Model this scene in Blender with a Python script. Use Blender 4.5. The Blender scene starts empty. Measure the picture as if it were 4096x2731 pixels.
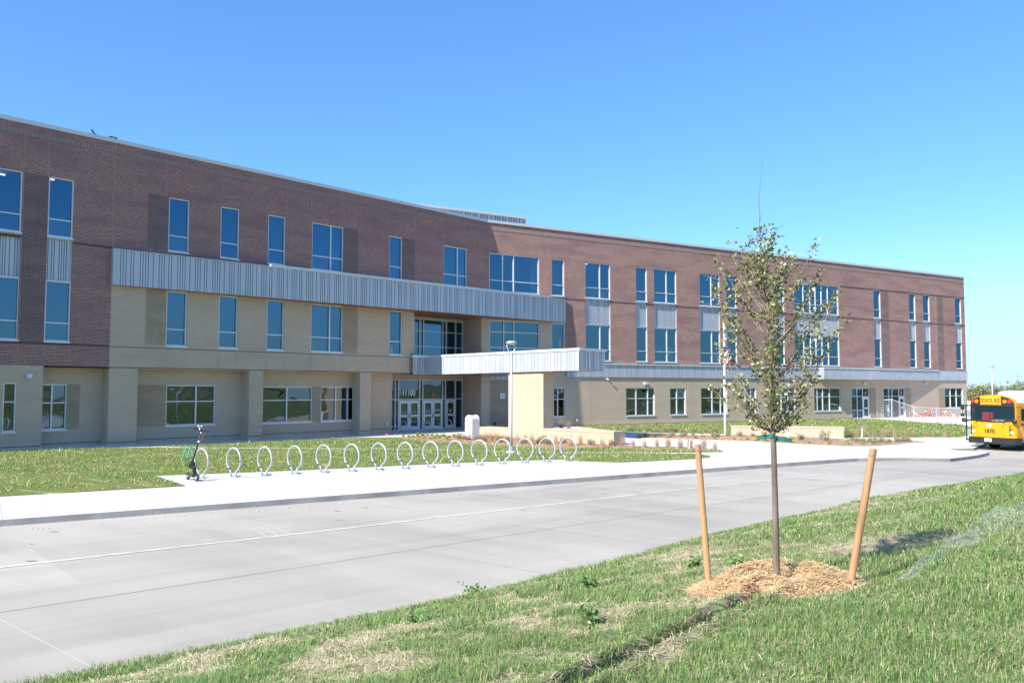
import bpy, bmesh, math, random
import numpy as np
from mathutils import Vector, Matrix
R = math.radians
random.seed(7); rng = np.random.default_rng(11)
scene = bpy.context.scene
col = scene.collection
V = Vector

# ------------------------------------------------------------------ helpers
def S(t):
    t = np.clip(t, 0, 1); return t*t*(3-2*t)
def gz(x, y):
    """gentle relief of the grounds (0 = pavement level at the school doors)"""
    return (-.35*S((x-13)/13)*S((56-y)/8) - .19*S(1.25*(1-np.hypot(x-5, y-45)/13))
            + .15*S((-14-x)/8)*S((y-26)/10))
def gzf(x, y): return float(gz(np.float64(x), np.float64(y)))

class MB:
    def __init__(s): s.v=[]; s.f=[]; s.uv=[]; s.m=[]
    def poly(s, pts, uv=None, m=0):
        i=len(s.v); s.v += [tuple(p) for p in pts]; s.f.append(tuple(range(i, i+len(pts)))); s.uv.append(uv or [(0,0)]*len(pts)); s.m.append(m)
    def hexa(s, c, m=0):   # 8 corners: bottom 0-3, top 4-7
        for q in ((3,2,1,0),(4,5,6,7),(0,1,5,4),(1,2,6,5),(2,3,7,6),(3,0,4,7)):
            P=[V(c[k]) for k in q]
            d=(P[1]-P[0]).length; h=(P[2]-P[1]).length
            s.poly(P, [(0,0),(d,0),(d,h),(0,h)], m)
    def box(s, x0,x1,y0,y1,z0,z1,m=0):
        s.hexa([(x0,y0,z0),(x1,y0,z0),(x1,y1,z0),(x0,y1,z0),(x0,y0,z1),(x1,y0,z1),(x1,y1,z1),(x0,y1,z1)], m)
    def tube(s, path, rad, seg=8, m=0, cap=True, closed=False):
        path=[V(p) for p in path]; n=len(path)
        if not hasattr(rad,'__len__'): rad=[rad]*n
        rings=[]; up=None
        for i,p in enumerate(path):
            if closed: t=path[(i+1)%n]-path[i-1]
            else: t=path[min(i+1,n-1)]-path[max(i-1,0)]
            t.normalize()
            if up is None:
                up=V((0,0,1)) if abs(t.z)<.9 else V((1,0,0))
            a=(up-t*up.dot(t))
            if a.length<1e-5: a=t.orthogonal()
            a.normalize(); up=a; b=t.cross(a)
            k=len(s.v)
            for j in range(seg):
                w=2*math.pi*j/seg; s.v.append(tuple(p+(a*math.cos(w)+b*math.sin(w))*rad[i]))
            rings.append(k)
        rr=list(zip(rings, rings[1:]))
        if closed: rr.append((rings[-1], rings[0]))
        for k0,k1 in rr:
            for j in range(seg):
                s.f.append((k0+j,k0+(j+1)%seg,k1+(j+1)%seg,k1+j)); s.uv.append([(0,0)]*4); s.m.append(m)
        if cap and not closed:
            s.f.append(tuple(rings[0]+j for j in reversed(range(seg)))); s.uv.append([(0,0)]*seg); s.m.append(m)
            s.f.append(tuple(rings[-1]+j for j in range(seg))); s.uv.append([(0,0)]*seg); s.m.append(m)
    def lathe(s, prof, cx=0, cy=0, seg=20, m=0, sx=1, sy=1):
        k=len(s.v); n=len(prof)
        for r,z in prof:
            for j in range(seg):
                w=2*math.pi*j/seg; s.v.append((cx+r*sx*math.cos(w), cy+r*sy*math.sin(w), z))
        for i in range(n-1):
            for j in range(seg):
                a=k+i*seg+j; b=k+i*seg+(j+1)%seg
                s.f.append((a,b,b+seg,a+seg)); s.uv.append([(0,0)]*4); s.m.append(m)
    def ball(s, c, r, seg=12, m=0):
        if not hasattr(r,'__len__'): r=(r,r,r)
        k=len(s.v); n=8
        for i in range(n+1):
            t=math.pi*i/n
            for j in range(seg):
                w=2*math.pi*j/seg; s.v.append((c[0]+r[0]*math.sin(t)*math.cos(w), c[1]+r[1]*math.sin(t)*math.sin(w), c[2]-r[2]*math.cos(t)))
        for i in range(n):
            for j in range(seg):
                a=k+i*seg+j; b=k+i*seg+(j+1)%seg
                s.f.append((a,b,b+seg,a+seg)); s.uv.append([(0,0)]*4); s.m.append(m)
    def build(s, name, mats, parent=None, org=(0,0,0), smooth=False, bevel=0):
        me=bpy.data.meshes.new(name)
        o3=V(org); me.from_pydata([tuple(V(p)-o3) for p in s.v], [], s.f)
        if not isinstance(mats,(list,tuple)): mats=[mats]
        for m in mats: me.materials.append(m)
        me.polygons.foreach_set('material_index', s.m)
        uvl=me.uv_layers.new(name='UVMap')
        flat=[c for f in s.uv for p in f for c in p]
        uvl.data.foreach_set('uv', flat)
        if smooth: me.polygons.foreach_set('use_smooth',[True]*len(me.polygons))
        me.update()
        o=bpy.data.objects.new(name, me); col.objects.link(o)
        if parent: o.parent=parent
        else: o.location=o3
        if smooth:
            md=o.modifiers.new('ws','WELD'); md.merge_threshold=.0002
        if bevel:
            md=o.modifiers.new('w','WELD'); md.merge_threshold=.0002
            b=o.modifiers.new('b','BEVEL'); b.width=bevel; b.segments=2; b.limit_method='ANGLE'
        return o
def tag(o, label, cat, group=None):
    o['label']=label; o['category']=cat
    if group: o['group']=group
    return o
def thing(name, loc, label, cat, rz=0, group=None):
    o=bpy.data.objects.new(name,None); col.objects.link(o); o.empty_display_size=.2
    o.location=loc; o.rotation_euler=(0,0,rz); return tag(o,label,cat,group)
def kind(o,k): o['kind']=k; return o
def dup(root, loc, rz=None, label=None, group=None):
    r=root.copy(); col.objects.link(r); r.location=loc
    if rz is not None: r.rotation_euler=(0,0,rz)
    if label: r['label']=label
    if group: r['group']=group
    for ch in list(root.children):
        c=ch.copy(); col.objects.link(c); c.parent=r
        for g in list(ch.children):
            d=g.copy(); col.objects.link(d); d.parent=c
    return r
def text(body, size, mat, parent, mtx, name, depth=.006, sx=1.0, align='CENTER', bold=0):
    c=bpy.data.curves.new(name,'FONT'); c.body=body; c.size=size; c.extrude=depth; c.offset=bold; c.align_x=align; c.align_y='CENTER'
    c.materials.append(mat)
    o=bpy.data.objects.new(name,c); col.objects.link(o); o.parent=parent
    col.objects.unlink(o); dg=bpy.context.evaluated_depsgraph_get(); tmp=bpy.data.objects.new('t',c); col.objects.link(tmp); bpy.context.view_layer.update()
    me=bpy.data.meshes.new_from_object(tmp.evaluated_get(bpy.context.evaluated_depsgraph_get())); bpy.data.objects.remove(tmp); bpy.data.objects.remove(o)
    if not me.materials: me.materials.append(mat)
    o=bpy.data.objects.new(name,me); col.objects.link(o); o.parent=parent
    o.matrix_local=mtx @ Matrix.Diagonal((sx,1,1,1)); return o

# ------------------------------------------------------------------ materials
def mat(name, c, rough=.6, metal=0, spec=.5):
    m=bpy.data.materials.new(name); m.use_nodes=True
    b=m.node_tree.nodes['Principled BSDF']
    b.inputs['Base Color'].default_value=(*c,1); b.inputs['Roughness'].default_value=rough; b.inputs['Metallic'].default_value=metal
    b.inputs['Specular IOR Level'].default_value=spec
    return m
def NT(m): return m.node_tree.nodes, m.node_tree.links, m.node_tree.nodes['Principled BSDF']
def add_noise(m, scale, c2, lo=.4, hi=.65, detail=6, vec='pos', stretch=None, rot=0, bump=0, bump_scale=None):
    """mix a second colour in by noise on world position"""
    n,l,b=NT(m)
    g=n.new('ShaderNodeNewGeometry') if vec=='pos' else n.new('ShaderNodeTexCoord')
    out=g.outputs['Position'] if vec=='pos' else g.outputs['Object']
    if stretch:
        mp=n.new('ShaderNodeMapping'); mp.inputs['Scale'].default_value=stretch
        vr=n.new('ShaderNodeVectorRotate'); vr.rotation_type='Z_AXIS'; vr.inputs['Angle'].default_value=rot
        l.new(out,vr.inputs['Vector']); l.new(vr.outputs[0],mp.inputs['Vector']); out=mp.outputs[0]
    t=n.new('ShaderNodeTexNoise'); t.inputs['Scale'].default_value=scale; t.inputs['Detail'].default_value=detail
    l.new(out,t.inputs['Vector'])
    r=n.new('ShaderNodeMapRange'); r.inputs['From Min'].default_value=lo; r.inputs['From Max'].default_value=hi
    l.new(t.outputs['Fac'],r.inputs['Value'])
    mx=n.new('ShaderNodeMix'); mx.data_type='RGBA'; mx.inputs[7].default_value=(*c2,1)
    src=b.inputs['Base Color']
    if src.is_linked: l.new(src.links[0].from_socket,mx.inputs[6])
    else: mx.inputs[6].default_value=src.default_value
    l.new(r.outputs[0],mx.inputs[0]); l.new(mx.outputs[2],b.inputs['Base Color'])
    if bump:
        bp=n.new('ShaderNodeBump'); bp.inputs['Strength'].default_value=bump; bp.inputs['Distance'].default_value=.02
        t2=n.new('ShaderNodeTexNoise'); t2.inputs['Scale'].default_value=bump_scale or scale*4; t2.inputs['Detail'].default_value=5
        l.new(out,t2.inputs['Vector']); l.new(t2.outputs['Fac'],bp.inputs['Height']); l.new(bp.outputs[0],b.inputs['Normal'])
    return m
def brick(name, c1, c2, mortar, bw=.203, rh=.0677, ms=.011, blotch=None, blot_scale=.35, vert=False):
    m=mat(name,c1,.85,spec=.25); n,l,b=NT(m)
    uv=n.new('ShaderNodeUVMap'); uv.uv_map='UVMap'; src=uv.outputs[0]
    if vert:
        sp=n.new('ShaderNodeSeparateXYZ'); cb=n.new('ShaderNodeCombineXYZ'); l.new(src,sp.inputs[0]); l.new(sp.outputs[1],cb.inputs[0]); l.new(sp.outputs[0],cb.inputs[1]); src=cb.outputs[0]
    t=n.new('ShaderNodeTexBrick'); t.inputs['Scale'].default_value=1; t.inputs['Brick Width'].default_value=bw; t.inputs['Row Height'].default_value=rh
    t.inputs['Mortar Size'].default_value=ms/2; t.inputs['Mortar Smooth'].default_value=.1; t.inputs['Bias'].default_value=-.15
    t.inputs['Color1'].default_value=(*c1,1); t.inputs['Color2'].default_value=(*c2,1); t.inputs['Mortar'].default_value=(*mortar,1)
    l.new(src,t.inputs['Vector']); l.new(t.outputs['Color'],b.inputs['Base Color'])
    # per-brick random from a second, offset brick lookup
    ns=n.new('ShaderNodeTexNoise'); ns.inputs['Scale'].default_value=1; ns.inputs['Detail'].default_value=3
    mp=n.new('ShaderNodeMapping'); mp.inputs['Scale'].default_value=(blot_scale,blot_scale*4,1); l.new(src,mp.inputs['Vector']); l.new(mp.outputs[0],ns.inputs['Vector'])
    if blotch:
        r=n.new('ShaderNodeMapRange'); r.inputs['From Min'].default_value=.42; r.inputs['From Max'].default_value=.68; l.new(ns.outputs['Fac'],r.inputs['Value'])
        sc=n.new('ShaderNodeMath'); sc.operation='MULTIPLY'; sc.inputs[1].default_value=.6; l.new(r.outputs[0],sc.inputs[0])
        mx=n.new('ShaderNodeMix'); mx.data_type='RGBA'; mx.inputs[7].default_value=(*blotch,1)
        l.new(t.outputs['Color'],mx.inputs[6]); l.new(sc.outputs[0],mx.inputs[0]); l.new(mx.outputs[2],b.inputs['Base Color'])
    bp=n.new('ShaderNodeBump'); bp.inputs['Strength'].default_value=.6; bp.inputs['Distance'].default_value=.008; bp.invert=True
    l.new(t.outputs['Fac'],bp.inputs['Height']); l.new(bp.outputs[0],b.inputs['Normal'])
    return m
M={}
M['dark_brick']=brick('dark_brick',(.32,.13,.105),(.135,.078,.082),(.62,.50,.43),blotch=(.22,.125,.13))
M['dark_soldier']=brick('dark_soldier',(.20,.105,.10),(.125,.08,.085),(.55,.46,.40),ms=.016,vert=True)
M['dark_band']=brick('dark_band',(.11,.062,.064),(.09,.058,.064),(.16,.11,.105))
M['dark_panel']=brick('dark_panel',(.175,.09,.088),(.095,.062,.072),(.46,.39,.34),blotch=(.13,.085,.1))
M['tan_brick']=brick('tan_brick',(.56,.435,.325),(.49,.38,.28),(.43,.35,.275),ms=.011,blotch=(.44,.345,.26))
M['tan_panel']=brick('tan_panel',(.43,.33,.225),(.32,.245,.175),(.31,.25,.18),ms=.009,bw=.1,blotch=(.24,.19,.14))
M['groove_shade']=mat('groove_shade',(.07,.06,.05),.9)
M['sealant']=mat('sealant',(.34,.26,.2),.8)
M['alum']=add_noise(mat('alum',(.66,.68,.70),.42,.25),1.5,(.60,.62,.65))
M['panel_metal']=add_noise(mat('panel_metal',(.46,.485,.53),.45,.2),.8,(.42,.45,.50))
M['coping_metal']=mat('coping_metal',(.58,.60,.62),.5,.15)
M['wood_soffit']=add_noise(mat('wood_soffit',(.30,.125,.055),.45),2,(.22,.085,.035),stretch=(1,14,1),rot=R(40))
M['cream']=mat('cream',(.62,.55,.42),.8)
M['roofing']=mat('roofing',(.5,.5,.48),.9)
def glass_tint(name, tint, rough=.01, wav=.02, ws=.9, thru=0):
    m=mat(name,tint,rough,1.0); n,l,b=NT(m)
    b.inputs['Specular Tint'].default_value=(*[min(1,c*2) for c in tint],1)
    g=n.new('ShaderNodeNewGeometry'); t=n.new('ShaderNodeTexNoise'); t.inputs['Scale'].default_value=ws; t.inputs['Detail'].default_value=1
    l.new(g.outputs['Position'],t.inputs['Vector'])
    bp=n.new('ShaderNodeBump'); bp.inputs['Strength'].default_value=wav; bp.inputs['Distance'].default_value=.1
    l.new(t.outputs['Fac'],bp.inputs['Height']); l.new(bp.outputs[0],b.inputs['Normal'])
    if thru:
        tr=n.new('ShaderNodeBsdfTransparent'); tr.inputs['Color'].default_value=(.55,.75,.85,1); mx=n.new('ShaderNodeMixShader'); mx.inputs[0].default_value=1-thru
        l.new(tr.outputs[0],mx.inputs[1]); l.new(b.outputs[0],mx.inputs[2]); l.new(mx.outputs[0],n['Material Output'].inputs['Surface'])
    return m
M['glass_up']=glass_tint('glass_up',(.088,.20,.29),thru=.3)
M['glass_low']=glass_tint('glass_low',(.10,.14,.165),wav=.11)
M['glass_dark']=glass_tint('glass_dark',(.09,.13,.17),wav=.05)
M['concrete']=add_noise(add_noise(mat('concrete',(.60,.585,.55),.85),.5,(.55,.535,.50)),9,(.63,.62,.59),.5,.75,bump=.15,bump_scale=60)
M['road']=add_noise(add_noise(add_noise(mat('road',(.40,.365,.31),.85),.9,(.345,.315,.27),.42,.62,stretch=(.12,1,1),rot=R(36)),.18,(.45,.415,.36),.42,.66),14,(.31,.28,.24),.62,.8,bump=.15,bump_scale=80)
M['kerb']=add_noise(add_noise(mat('kerb',(.40,.385,.36),.9),1.2,(.27,.26,.24),.4,.65),12,(.30,.29,.27),.5,.7)
M['paint_white']=add_noise(mat('paint_white',(.62,.61,.58),.7),3,(.42,.40,.37),.5,.72)
M['joint_dark']=add_noise(mat('joint_dark',(.24,.225,.195),.9),1.2,(.35,.32,.275),.38,.6)
M['joint_light']=mat('joint_light',(.46,.45,.42),.9)
M['lawn']=add_noise(add_noise(add_noise(mat('lawn',(.15,.20,.055),.95,spec=.1),.35,(.21,.22,.08),.4,.65),1.1,(.50,.40,.23),.58,.72,stretch=(.5,1.3,1),rot=R(30)),18,(.10,.14,.04),.45,.7,bump=.8,bump_scale=25)
M['far_field']=add_noise(add_noise(mat('far_field',(.13,.15,.06),.95,spec=.1),.03,(.27,.23,.12),.4,.65),.5,(.10,.12,.05),.5,.7)
M['mulch']=add_noise(add_noise(mat('mulch',(.48,.33,.22),.95,spec=.1),6,(.30,.19,.12),.45,.6),25,(.58,.43,.30),.5,.65,bump=1,bump_scale=30)
M['galv']=add_noise(mat('galv',(.46,.49,.54),.38,.35),6,(.40,.43,.48))
M['white_paint']=mat('white_paint',(.78,.79,.80),.4)
M['black']=mat('black',(.018,.018,.02),.45)
M['dark_grey']=mat('dark_grey',(.06,.06,.065),.5)
M['red']=mat('red',(.55,.03,.025),.4)
M['blue']=mat('blue',(.03,.13,.5),.45)
M['yellow']=mat('yellow',(.75,.42,.03),.4)
M['pink']=mat('pink',(.8,.05,.25),.5)
M['navy']=mat('navy',(.02,.03,.12),.7)
M['turquoise']=mat('turquoise',(.06,.42,.33),.5)
M['bark']=add_noise(mat('bark',(.21,.155,.12),.85),8,(.13,.10,.08),.4,.6,stretch=(1,1,.25),bump=.5,bump_scale=40)
M['twig']=mat('twig',(.27,.21,.16),.85)
M['stake_wood']=add_noise(mat('stake_wood',(.44,.25,.12),.75),6,(.28,.15,.075),.45,.65,stretch=(1,1,.12),bump=.3,bump_scale=30)
M['strap_green']=mat('strap_green',(.012,.12,.095),.6)
M['bus_yellow']=mat('bus_yellow',(.72,.30,.008),.3)
M['bus_white']=mat('bus_white',(.82,.82,.82),.4)
M['amber']=mat('amber',(.85,.22,.01),.25)
M['lens']=mat('lens',(.7,.72,.75),.15,.3)
M['rubber']=mat('rubber',(.02,.02,.022),.8)
def attr_mat(name, rough=.6, trans=.35, spec=.25):
    m=mat(name,(.1,.15,.04),rough,spec=spec); n,l,b=NT(m)
    a=n.new('ShaderNodeAttribute'); a.attribute_name='col'; l.new(a.outputs['Color'],b.inputs['Base Color'])
    if trans:
        tr=n.new('ShaderNodeBsdfTranslucent'); mx=n.new('ShaderNodeMixShader'); mx.inputs[0].default_value=trans
        l.new(a.outputs['Color'],tr.inputs['Color']); l.new(b.outputs[0],mx.inputs[1]); l.new(tr.outputs[0],mx.inputs[2])
        l.new(mx.outputs[0],n['Material Output'].inputs['Surface'])
    return m
M['blade']=attr_mat('blade',.55,.3)
M['straw']=attr_mat('straw',.7,.1)
M['leaf']=attr_mat('leaf',.38,.25,.5)
M['ground_attr']=attr_mat('ground_attr',.95,0,.1); 
def see_through(name, c, alpha, rough=.6):
    m=mat(name,c,rough); n,l,b=NT(m)
    t=n.new('ShaderNodeBsdfTransparent'); mx=n.new('ShaderNodeMixShader'); mx.inputs[0].default_value=alpha
    l.new(t.outputs[0],mx.inputs[1]); l.new(b.outputs[0],mx.inputs[2]); l.new(mx.outputs[0],n['Material Output'].inputs['Surface']); return m
M['bus_glass']=see_through('bus_glass',(.02,.05,.07),.45,.03)
M['door_glass']=see_through('door_glass',(.5,.7,.65),.25,.03)
M['chainlink']=see_through('chainlink',(.5,.52,.55),.10,.5)
def net_mat():
    m=see_through('net',(.85,.88,.9),.3,.5); n,l,b=NT(m)
    mx=[x for x in n if x.type=='MIX_SHADER'][0]
    g=n.new('ShaderNodeNewGeometry'); t=n.new('ShaderNodeTexNoise'); t.inputs['Scale'].default_value=22; t.inputs['Detail'].default_value=4; t.inputs['Distortion'].default_value=2
    mp=n.new('ShaderNodeMapping'); mp.inputs['Scale'].default_value=(.35,1.6,1); l.new(g.outputs['Position'],mp.inputs[0]); l.new(mp.outputs[0],t.inputs['Vector'])
    r=n.new('ShaderNodeMapRange'); r.inputs['From Min'].default_value=.48; r.inputs['From Max'].default_value=.72; r.inputs['To Max'].default_value=.4; l.new(t.outputs['Fac'],r.inputs['Value'])
    l.new(r.outputs[0],mx.inputs[0]); return m
M['net']=net_mat()

# ------------------------------------------------------------------ ground
def sheet(name, poly, dz, m, skirt=0, step=1.0, sm=None, x0=-28, x1=32, y0=15, y1=62):
    bm=bmesh.new(); vs=[bm.verts.new((x,y,0)) for x,y in poly]; bm.faces.new(vs)
    bmesh.ops.triangulate(bm, faces=bm.faces[:])
    xs=[p[0] for p in poly]; ys=[p[1] for p in poly]
    for ax,lo,hi,a,b in ((0,min(xs),max(xs),x0,x1),(1,min(ys),max(ys),y0,y1)):
        k=math.ceil(max(lo,a)/step)
        while k*step<min(hi,b):
            co=[0,0,0]; no=[0,0,0]; co[ax]=k*step; no[ax]=1
            bmesh.ops.bisect_plane(bm, geom=bm.verts[:]+bm.edges[:]+bm.faces[:], plane_co=co, plane_no=no); k+=1
    for v in bm.verts: v.co.z=gzf(v.co.x,v.co.y)+dz
    if skirt:
        be=[e for e in bm.edges if e.is_boundary]
        r=bmesh.ops.extrude_edge_only(bm, edges=be)
        for g in r['geom']:
            if isinstance(g,bmesh.types.BMVert): g.co.z-=skirt
            if isinstance(g,bmesh.types.BMFace): g.material_index=1 if sm else 0
    bmesh.ops.recalc_face_normals(bm, faces=bm.faces[:])
    me=bpy.data.meshes.new(name); bm.to_mesh(me); bm.free(); me.materials.append(m)
    if sm: me.materials.append(sm)
    o=bpy.data.objects.new(name,me); col.objects.link(o); return o

# wall frames: P(u along, off outward, z)
class Fr:
    def __init__(s,o,d,n=None):
        s.o=V((*o[:2],0)); s.d=V((d[0],d[1],0)).normalized(); s.n=V((s.d.y,-s.d.x,0)) if n is None else V((n[0],n[1],0))
    def P(s,u,off=0,z=0): p=s.o+s.d*u+s.n*off; return V((p.x,p.y,z))
    def box(s,mb,u0,u1,a0,a1,z0,z1,m=0):
        mb.hexa([s.P(u0,a1,z0),s.P(u1,a1,z0),s.P(u1,a0,z0),s.P(u0,a0,z0),s.P(u0,a1,z1),s.P(u1,a1,z1),s.P(u1,a0,z1),s.P(u0,a0,z1)],m)
    def quad(s,mb,u0,u1,off,z0,z1,m=0):
        mb.poly([s.P(u0,off,z0),s.P(u1,off,z0),s.P(u1,off,z1),s.P(u0,off,z1)],[(u0,z0),(u1,z0),(u1,z1),(u0,z1)],m)
C0=(-1.883,60.792)
A=Fr(C0,(.67735,.73566)); B=Fr(C0,(.86288,.50541))

terrain_mb=MB(); terrain_mb.poly([(-2500,-2500,-1.4),(2500,-2500,-1.4),(2500,2500,-1.4),(-2500,2500,-1.4)])
kind(terrain_mb.build('terrain',M['far_field']),'structure')
# far ridge seen only in the glass
hm=MB(); n=60
for i in range(n):
    for r0,r1,za,zb in ((230,330,-1.5,1),(330,420,1,1)):
        P=[]
        for (k,r,zz) in ((i,r0,za),(i+1,r0,za),(i+1,r1,zb),(i,r1,zb)):
            w=R(95+170*k/n); h=5+4*math.sin(k*.55)+2.5*math.sin(k*1.7+1)
            P.append((r*math.sin(w), r*math.cos(w), zz if zz<0 else h))
        hm.poly(P)
kind(hm.build('hills',M['far_field']),'structure')

KERB=[(-60,-11.5),(-30,7.2),(-11.6,18.8),(4.9,29.4),(8.3,31.55),(12.2,34.0),(15.0,35.8),(17.7,37.05),(20.1,37.8),(23.3,41.2),(25.2,43.5),(24.1,44.6),(24.3,45.9),(26.1,46.6),(28.7,49.9),(45,66),(75,110)]
# road: grid with the same relief
def grid_obj(name, xs, ys, zf, m, keep=None):
    X,Y=np.meshgrid(xs,ys,indexing='xy'); Z=zf(X,Y); nx,ny=len(xs),len(ys)
    vv=np.stack([X,Y,Z],-1).reshape(-1,3)
    ii=np.arange(nx*ny).reshape(ny,nx); q=np.stack([ii[:-1,:-1],ii[:-1,1:],ii[1:,1:],ii[1:,:-1]],-1).reshape(-1,4)
    if keep is not None:
        kk=keep(X,Y).reshape(-1); q=q[kk[q].any(1)]
    me=bpy.data.meshes.new(name); me.vertices.add(len(vv)); me.vertices.foreach_set('co',vv.ravel().astype(np.float32))
    me.loops.add(q.size); me.loops.foreach_set('vertex_index',q.ravel().astype(np.int32)); me.polygons.add(len(q))
    me.polygons.foreach_set('loop_start',np.arange(0,q.size,4,dtype=np.int32)); me.polygons.foreach_set('loop_total',np.full(len(q),4,dtype=np.int32))
    me.update(calc_edges=True); me.materials.append(m); me.polygons.foreach_set('use_smooth',np.ones(len(q),dtype=bool))
    o=bpy.data.objects.new(name,me); col.objects.link(o); return o,vv
ro,_=grid_obj('road',np.arange(-90,121,1.5),np.arange(-60,131,1.5),lambda X,Y:-.15+gz(X,Y),M['road'])
kind(ro,'structure')
# slab to slab tone, tyre marks and drips on the concrete
n_,l_,b_=NT(M['road']); g_=n_.new('ShaderNodeNewGeometry'); mp_=n_.new('ShaderNodeMapping'); mp_.vector_type='POINT'; vr_=n_.new('ShaderNodeVectorRotate'); vr_.rotation_type='Z_AXIS'; vr_.inputs['Angle'].default_value=-R(41); l_.new(g_.outputs['Position'],vr_.inputs['Vector'])
tb_=n_.new('ShaderNodeTexBrick'); tb_.offset=0; tb_.inputs['Scale'].default_value=1; tb_.inputs['Brick Width'].default_value=3.56; tb_.inputs['Row Height'].default_value=3.7; tb_.inputs['Mortar Size'].default_value=0; tb_.inputs['Color1'].default_value=(.93,.93,.93,1); tb_.inputs['Color2'].default_value=(1.05,1.05,1.04,1); l_.new(vr_.outputs[0],tb_.inputs['Vector'])
ns_=n_.new('ShaderNodeTexNoise'); ns_.inputs['Scale'].default_value=1; ns_.inputs['Detail'].default_value=5; ms_=n_.new('ShaderNodeMapping'); ms_.inputs['Scale'].default_value=(.09,1.5,1); l_.new(vr_.outputs[0],ms_.inputs['Vector']); l_.new(ms_.outputs[0],ns_.inputs['Vector'])
rs_=n_.new('ShaderNodeMapRange'); rs_.inputs['From Min'].default_value=.5; rs_.inputs['From Max'].default_value=.75; rs_.inputs['To Min'].default_value=1.0; rs_.inputs['To Max'].default_value=.87; l_.new(ns_.outputs['Fac'],rs_.inputs['Value'])
m1_=n_.new('ShaderNodeMix'); m1_.data_type='RGBA'; m1_.blend_type='MULTIPLY'; m1_.inputs[0].default_value=1; src_=b_.inputs['Base Color'].links[0].from_socket; l_.new(src_,m1_.inputs[6]); l_.new(tb_.outputs['Color'],m1_.inputs[7])
m2_=n_.new('ShaderNodeMix'); m2_.data_type='RGBA'; m2_.blend_type='MULTIPLY'; m2_.inputs[0].default_value=1; l_.new(m1_.outputs[2],m2_.inputs[6]); l_.new(rs_.outputs[0],m2_.inputs[7]); l_.new(m2_.outputs[2],b_.inputs['Base Color'])
kind(sheet('sidewalk',KERB+[(60,130),(-60,130),(-120,60)],0,M['concrete'],skirt=.5,sm=M['kerb']),'structure')

def strip(mb, pts, w, dz):
    for (x0,y0),(x1,y1) in zip(pts,pts[1:]):
        d=math.hypot(x1-x0,y1-y0); k=max(1,int(d/2)); nx,ny=-(y1-y0)/d*w/2,(x1-x0)/d*w/2
        for i in range(k):
            a=(x0+(x1-x0)*i/k, y0+(y1-y0)*i/k); b=(x0+(x1-x0)*(i+1)/k, y0+(y1-y0)*(i+1)/k)
            mb.poly([(a[0]-nx,a[1]-ny,gzf(*a)+dz),(b[0]-nx,b[1]-ny,gzf(*b)+dz),(b[0]+nx,b[1]+ny,gzf(*b)+dz),(a[0]+nx,a[1]+ny,gzf(*a)+dz)])
# ---- near grass bank
EDGE=np.array([(-90,-62),(-20,-3.6),(-4.0,9.75),(-2.2,11.25),(-.6,12.65),(1.5,14.75),(4.3,17.75),(6.6,19.95),(10.2,23.6),(14.1,26.6),(20.8,33.0),(30,40.6),(60,65.5),(120,115)],float)
def edge_dist(X,Y):
    best=np.full(X.shape,1e9); sg=np.zeros(X.shape)
    for (x0,y0),(x1,y1) in zip(EDGE[:-1],EDGE[1:]):
        dx,dy=x1-x0,y1-y0; L2=dx*dx+dy*dy; t=np.clip(((X-x0)*dx+(Y-y0)*dy)/L2,0,1)
        ex,ey=X-(x0+t*dx),Y-(y0+t*dy); d=np.hypot(ex,ey); c=np.sign(dx*ey-dy*ex)
        m=d<best; best=np.where(m,d,best); sg=np.where(m,-c,sg)
    return best*sg
wl=MB(); strip(wl,[(-30,-2.6),(-9.0,14.52),(-7.06,16.06),(-4.55,17.95),(4.2,24.9),(12.54,31.2)],.115,-.143)
kind(wl.build('road_marking',M['paint_white']),'structure')
jd=MB(); strip(jd,[(-30,-7.4),(-7.18,11.69),(-3.72,14.62),(-1.85,16.25),(.74,18.5),(10,26.3),(18,32.6)],.016,-.146)
jl=MB()
for k in range(-7,9):
    qx,qy=-4.57+2.66*k,13.91+2.33*k
    strip(jl,[(qx-.76*6.6,qy+.65*6.6),(qx,qy),(qx+.76*4.5,qy-.65*4.5)],.016,-.146)
# faint tyre scuffs and drips
tm_=MB()
for (x0,y0,x1,y1) in ((-5.2,17.6,-6.6,19.4),(-5.0,17.7,-6.35,19.45),(-4.75,17.8,-6.1,19.5)): strip(tm_,[(x0,y0),((x0+x1)/2+.1,(y0+y1)/2),(x1,y1)],.05,-.145)
kind(tm_.build('tyre_mark',mat('tyre_mark',(.46,.43,.38),.9)),'structure')
dm_=MB()
for _ in range(26):
    t=rng.random(); x=-12+t*24+rng.normal()*1.5; y=14.5+t*18+rng.normal()*1.6
    if edge_dist(np.array([x]),np.array([y]))[0]<-.6:
        r=.02+.05*rng.random(); kk_=[(x+r*1.6*math.cos(w_)*(.7+.5*rng.random()),y+r*math.sin(w_)*(.7+.5*rng.random()),-.146+gzf(x,y)) for w_ in np.linspace(0,6.283,10)[:-1]]; dm_.poly(kk_)
kind(dm_.build('road_stain',mat('road_stain',(.25,.235,.21),.8)),'structure')
kind(jd.build('road_joint',M['joint_dark']),'structure'); kind(jl.build('road_seam',M['joint_light']),'structure')
# sidewalk scoring
sj=MB()
for i in range(34):
    t=i/33; x=-11.6+t*26; y=18.8+t*16.6
    strip(sj,[(x,y+.05),(x-1.9,y+3.0)],.008,.006)
kind(sj.build('sidewalk_joint',mat('sidewalk_joint',(.5,.48,.45),.9)),'structure')

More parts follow.
